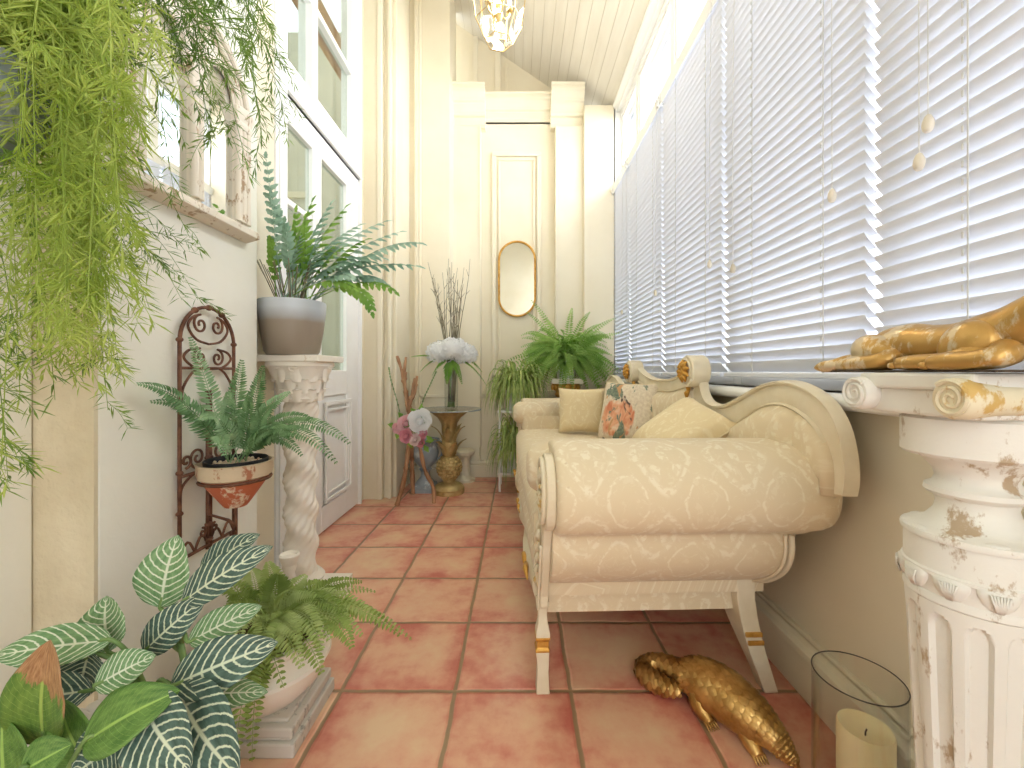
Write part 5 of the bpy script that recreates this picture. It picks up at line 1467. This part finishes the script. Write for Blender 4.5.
# ------------- broad leaved plants bottom left
def veined(name, base, base2, vein, nv, vw, slant, roughness=.4, edge=None, brown=False):
    m = NT(name); tc = m.t.nodes.new('ShaderNodeTexCoord'); sp = m.t.nodes.new('ShaderNodeSeparateXYZ'); m.l(tc.outputs['UV'], sp.inputs[0])
    u, v = sp.outputs[0], sp.outputs[1]; av = m.math('ABSOLUTE', v)
    wob = m.math('MULTIPLY', m.math('SUBTRACT', m.noise(tc.outputs['UV'], 7, 2), .5), .035)
    s_ = m.math('ADD', m.math('SUBTRACT', u, m.math('MULTIPLY', m.math('POWER', av, 1.5), slant)), wob)
    fr = m.math('ABSOLUTE', m.math('SUBTRACT', m.math('FRACT', m.math('MULTIPLY', s_, nv)), .5))
    side = m.ramp(m.math('SUBTRACT', .5, fr), [(vw*.5, (1,1,1)), (vw, (0,0,0))])
    mid = m.ramp(av, [(.035, (1,1,1)), (.07, (0,0,0))])
    msk = m.math('MAXIMUM', side, mid)
    c = m.ramp(m.noise(tc.outputs['UV'], 5, 3), [(.35, base), (.65, base2)])
    c = m.mix(msk, c, vein)
    if brown:
        k = m.math('ADD', u, m.math('ADD', m.math('MULTIPLY', m.noise(tc.outputs['UV'], 4, 4), .5), m.math('MULTIPLY', v, .16)))
        c = m.mix(m.ramp(k, [(.86, (0,0,0)), (.89, (1,1,1))]), c, m.ramp(m.noise(tc.outputs['UV'], 12, 4), [(.3, srgb(156,112,74)), (.7, srgb(204,164,118))]))
    m.col(c); m.set(roughness, 0, .45); m.bump(m.math('ADD', m.math('MULTIPLY', msk, -1), m.noise(tc.outputs['UV'], 20, 2)), .35, .004)
    tr = m.n('ShaderNodeBsdfTranslucent'); m.l(c, tr.inputs['Color']); mx = m.n('ShaderNodeMixShader', Fac=.18)
    m.l(m.b.outputs[0], mx.inputs[1]); m.l(tr.outputs[0], mx.inputs[2]); m.l(mx.outputs[0], m.o.inputs['Surface'])
    return m.m
M['zebra_dark'] = veined('zebra_leaf_dark', srgb(66,92,80), srgb(100,128,114), srgb(228,236,206), 10, .15, .26)
M['zebra_light'] = veined('zebra_leaf_light', srgb(104,148,92), srgb(146,182,126), srgb(236,242,216), 10, .15, .26)
M['lily'] = veined('glossy_leaf', srgb(84,126,54), srgb(122,160,78), srgb(168,204,104), 16, .02, .3, .32)
M['lily_brown'] = veined('browning_leaf', srgb(92,134,58), srgb(128,164,76), srgb(176,204,104), 16, .02, .3, .35, brown=True)
def blade(par, name, mat, base, tip, width, facing=(.1,-1,.25), arch=.12, fold=.18, label=None, stem_from=None, wave=.0, shape=.8, curl=.0):
    base = Vector(base); tip = Vector(tip); ax = tip-base; L = ax.length; T = ax.normalized(); f = Vector(facing); f = (f-T*f.dot(T)).normalized(); S = T.cross(f)
    b = MB(); NU, NV = 22, 10
    for i in range(NU+1):
        u = i/NU; w = width*.5*(math.sin(PI*min(1,u**shape*1.0))**.72 if u < 1 else 0)
        for j in range(NV+1):
            v = -1+2*j/NV
            c_ = base + T*(u*L) + f*(arch*L*math.sin(PI*u) - curl*L*u*u) + S*(v*w) + f*(fold*w*abs(v)**1.5*(1) - fold*.5*w) + f*(wave*w*math.sin(u*20)*abs(v)**2)
            b.v.append(tuple(c_)); b.uv[len(b.v)-1] = (u, v)
    for i in range(NU):
        for j in range(NV):
            a = i*(NV+1)+j; b.f.append((a, a+1, a+NV+2, a+NV+1))
    o = b.build(name, mat, par, smooth=True, solid=.0008)
    if label: o['label'] = label
    if stem_from is not None:
        s = MB(); q = spline([tuple(stem_from), tuple((Vector(stem_from)+base)/2+Vector((0,0,.02))), tuple(base), tuple(base+T*L*.15+f*.0)], 4)
        s.tube(q, [.0042*(1-.4*k/(len(q)-1)) for k in range(len(q))], 6); s.build('stem', M['stem_green'], par, smooth=True)
    return o
zx, zy = -.56, .66
zp = thing('zebra_plant', 'zebra plant with dark white veined leaves in the left foreground', 'plant', (zx, zy, 0))
b = MB(); b.lathe([(.002,0),(.065,0),(.075,.01),(.095,.13),(.10,.135),(.10,.155),(.092,.155),(.088,.14),(.002,.14)], (zx,zy,0), 36); b.build('pot', M['terracotta'], zp, smooth='auto')
b = MB()
st_top = P(150,690,.66)
b.tube([(zx,zy,.14), ((zx+st_top.x)/2, zy, .22), tuple(st_top)], .006, 8); b.tube([(zx+.01,zy,.14), tuple(P(190,690,.68)), tuple(P(178,632,.70))], .005, 8); b.build('stem', M['stem_green'], zp, smooth=True)
S1 = P(150,700,.66); S2 = P(180,650,.70)
D_, L_ = 'zebra_dark', 'zebra_light'
zl = [ # base px, tip px, Y base, Y tip, width m, mat, facing
 ((160,608),(178,535),.72,.74,.088,L_,(.1,-1,.1),S2),
 ((182,602),(273,546),.70,.72,.062,D_,(.1,-1,.55),S2),
 ((200,572),(260,534),.76,.78,.052,D_,(.0,-1,.5),S2),
 ((143,652),(207,596),.68,.70,.058,D_,(.1,-1,.3),S2),
 ((188,642),(262,606),.68,.72,.052,L_,(.1,-1,.6),S2),
 ((170,686),(278,642),.62,.66,.075,D_,(.1,-1,.6),S1),
 ((196,694),(268,692),.66,.68,.042,L_,(.0,-1,.8),S1),
 ((176,690),(238,778),.62,.56,.098,D_,(.35,-1,.35),S1),
 ((112,640),(-6,656),.64,.60,.055,L_,(.0,-1,.8),S1),
 ((108,652),(106,596),.66,.68,.090,L_,(-.1,-1,.25),S1),
 ((94,686),(156,655),.60,.64,.055,L_,(-.1,-1,.7),S1),
 ((140,700),(190,772),.58,.54,.080,D_,(.1,-1,.6),S1),
 ((118,742),(72,776),.58,.54,.075,D_,(.0,-1,.6),S1),
 ((92,690),(-4,702),.62,.58,.058,D_,(.0,-1,.5),S1),
 ((88,652),(80,700),.64,.63,.07,D_,(.1,-1,.5),S1)]
for bp, tp, y0, y1, w, mm, fc, stf in zl:
    blade(zp, 'leaf', M[mm], P(bp[0],bp[1],y0), P(tp[0],tp[1],y1), w, fc, .10, .25, None, stf, .02)
lp_ = thing('peace_lily', 'broad glossy green leaved plant, one leaf browning at its tip', 'plant', (-.70, .56, 0))
b = MB(); b.lathe([(.002,0),(.06,0),(.07,.01),(.085,.12),(.09,.125),(.09,.14),(.082,.14),(.078,.128),(.002,.128)], (-.70,.56,0), 36); b.build('pot', M['black_plastic'], lp_, smooth='auto')
S3 = Vector((-.66,.55,.14))
blade(lp_, 'leaf', M['lily_brown'], P(42,746,.58), P(50,640,.56), .080, (.15,-1,.1), .08, .35, 'leaf with a dry brown tip', S3, .03)
blade(lp_, 'leaf', M['lily'], P(82,744,.55), P(180,690,.58), .075, (.0,-1,.9), .12, .2, None, S3, .02)
blade(lp_, 'leaf', M['lily'], P(20,772,.52), P(72,744,.54), .05, (0,-1,.6), .10, .3, None, S3)
blade(lp_, 'leaf', M['lily'], P(2,790,.55), P(2,718,.56), .075, (.2,-1,.1), .06, .3, None, S3)
blade(lp_, 'leaf', M['lily'], P(22,735,.60), P(58,715,.62), .03, (0,-1,.6), .06, .2, None, S3)
blade(lp_, 'leaf', M['lily'], P(95,775,.56), P(60,700,.60), .06, (.2,-1,.3), .10, .3, None, S3)
rk = thing('rock', 'rough grey stone lump between the leaves of the foreground plants', 'stone', tuple(P(84,730,.68)-Vector((0,0,.04))))
b = MB(); c_ = P(86,728,.70)
b.ball(c_, (.040,.03,.028), 22, 14, None, lambda d: 1+.18*math.sin(7*d.x+3*d.z)+.13*math.sin(11*d.y+9*d.z)); b.tube([(c_.x,c_.y,c_.z-.02), (c_.x,c_.y,0.0)], [.03,.05], 12)
b.build('stone', M['stone_grey'], rk, smooth=True)

# ------------- hanging asparagus fern
hx_, hy_, hz_ = -.80, .58, 1.245
hp = thing('hanging_pot', 'dark bowl shaped hanging plant pot at the left edge', 'pot', (hx_, hy_, hz_-.09))
b = MB(); b.lathe([(.002,-.09),(.05,-.088),(.085,-.065),(.108,-.02),(.115,.02),(.119,.022),(.119,.036),(.112,.036),(.105,.015),(.002,.012)], (hx_,hy_,hz_), 44); b.build('bowl', M['urn_grey'], hp, smooth='auto')
b = MB()
for k in range(3):
    a = 2*PI*k/3+.4; b.tube([(hx_+.115*math.cos(a), hy_+.115*math.sin(a), hz_+.03), (hx_, hy_, hz_+.62)], .0018, 5)
b.tube([(hx_,hy_,hz_+.62), (hx_,hy_,zc(hx_)-.0)], .0025, 6); b.build('hanger', M['dark_iron'], hp, smooth=True)
asp = thing('asparagus_fern', 'large feathery asparagus fern cascading over the upper left', 'fern', (hx_, hy_, hz_))
def strand(mb, pts, dens, nl, branch=True, r0=.0012):
    q = [Vector(p) for p in spline([tuple(p) for p in pts], 7)]; n = len(q)
    mb.tube(q, [r0*(1-.6*i/(n-1)) for i in range(n)], 4)
    L = sum((q[i+1]-q[i]).length for i in range(n-1)); m_ = max(4, int(L/dens)); 
    for k in range(m_):
        t_ = (k+R.uniform(0,.6))/m_*(n-1); i = min(int(t_), n-2); p = q[i].lerp(q[i+1], t_-i); T = (q[i+1]-q[i]).normalized()
        if t_/(n-1) < .08: continue
        for _ in range(3):
            d = (Vector((R.gauss(0,1), R.gauss(0,1), R.gauss(0,1))).cross(T)).normalized()*.9 + T*R.uniform(.2,.9); d.normalize()
            l = nl*R.uniform(.6,1.15); s = d.cross(T).normalized()*.0014; bend = T*l*.22
            mb.add([p, p+d*l*.5+s+bend*.3, p+d*l+bend, p+d*l*.5-s+bend*.3], [(0,1,2,3)])
        if branch and R.random() < .22:
            d = (Vector((R.gauss(0,1), R.gauss(0,1)*.6, R.gauss(0,.6)-.5)) + T*.6).normalized(); l2 = R.uniform(.04,.09)
            strand(mb, [p, p+d*l2*.6, p+d*l2+Vector((0,0,-.015))], .010, nl*.8, False, .0007)
top = Vector((hx_, hy_, hz_+.03))
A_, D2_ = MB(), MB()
def clampP(px, py, Y):
    v = P(px, py, Y)
    lim = -.955 if Y < .84 else -.835
    if v.x < lim: v.x = lim
    return v
def spray(mb, ex, ey, Y, toppx=None, lift=.12, dens=.0165, nl=.034, branch=True):
    e = clampP(ex, ey, Y); a = R.uniform(-1.2,1.2); s = top + Vector((.08*math.cos(a), .08*math.sin(a), 0))
    tp_ = clampP(toppx[0], toppx[1], (Y+hy_)/2+R.uniform(-.03,.03)) if toppx else (s+e)/2+Vector((0,0,lift))
    mb_pts = [s, s.lerp(tp_, .5)+Vector((0,0,lift*.4)), tp_, tp_.lerp(e, .55)+Vector((0,0,.02)), e]
    strand(mb, mb_pts, dens, nl, branch)
# main curtain
for k in range(56):
    ex = R.triangular(-30, 155, 70); 
    lim = 470 if ex < 12 else (400 if ex < 30 else (375 if ex < 110 else 275))
    ey = lim - abs(R.gauss(0, 1))*95
    ey = max(ey, 40)
    Y = R.uniform(.50,.72)
    spray(A_, ex, ey, Y, (min(ex+R.uniform(-40,25), 150), min(ey-60, R.uniform(-90,60))), .06)
# front and middle filling
for k in range(14):
    ex = R.uniform(20,165); ey = R.uniform(60,230); spray(A_, ex, ey, R.uniform(.55,.78), (ex-R.uniform(10,50), ey-R.uniform(60,150)), .04)
# longer ones sweeping right over the arched mirror
for ex, ey, Y, tp_ in ((236,95,.84,(150,-40)),(228,128,.86,(170,-10)),(200,118,.84,(150,-20)),(246,60,.84,(180,-50)),(212,150,.88,(185,10)),(180,60,.82,(130,-40)),(262,140,.86,(240,20)),(285,112,.92,(225,-40)),(272,60,.90,(215,-40)),(262,20,.88,(200,-60)),
     (280,60,.95,(240,-30)),(175,200,.80,(150,70)),(190,238,.84,(130,150)),(225,70,.86,(190,-20)),(205,90,.82,(165,-10)),(215,20,.84,(150,-60)),(250,180,.95,(215,60))):
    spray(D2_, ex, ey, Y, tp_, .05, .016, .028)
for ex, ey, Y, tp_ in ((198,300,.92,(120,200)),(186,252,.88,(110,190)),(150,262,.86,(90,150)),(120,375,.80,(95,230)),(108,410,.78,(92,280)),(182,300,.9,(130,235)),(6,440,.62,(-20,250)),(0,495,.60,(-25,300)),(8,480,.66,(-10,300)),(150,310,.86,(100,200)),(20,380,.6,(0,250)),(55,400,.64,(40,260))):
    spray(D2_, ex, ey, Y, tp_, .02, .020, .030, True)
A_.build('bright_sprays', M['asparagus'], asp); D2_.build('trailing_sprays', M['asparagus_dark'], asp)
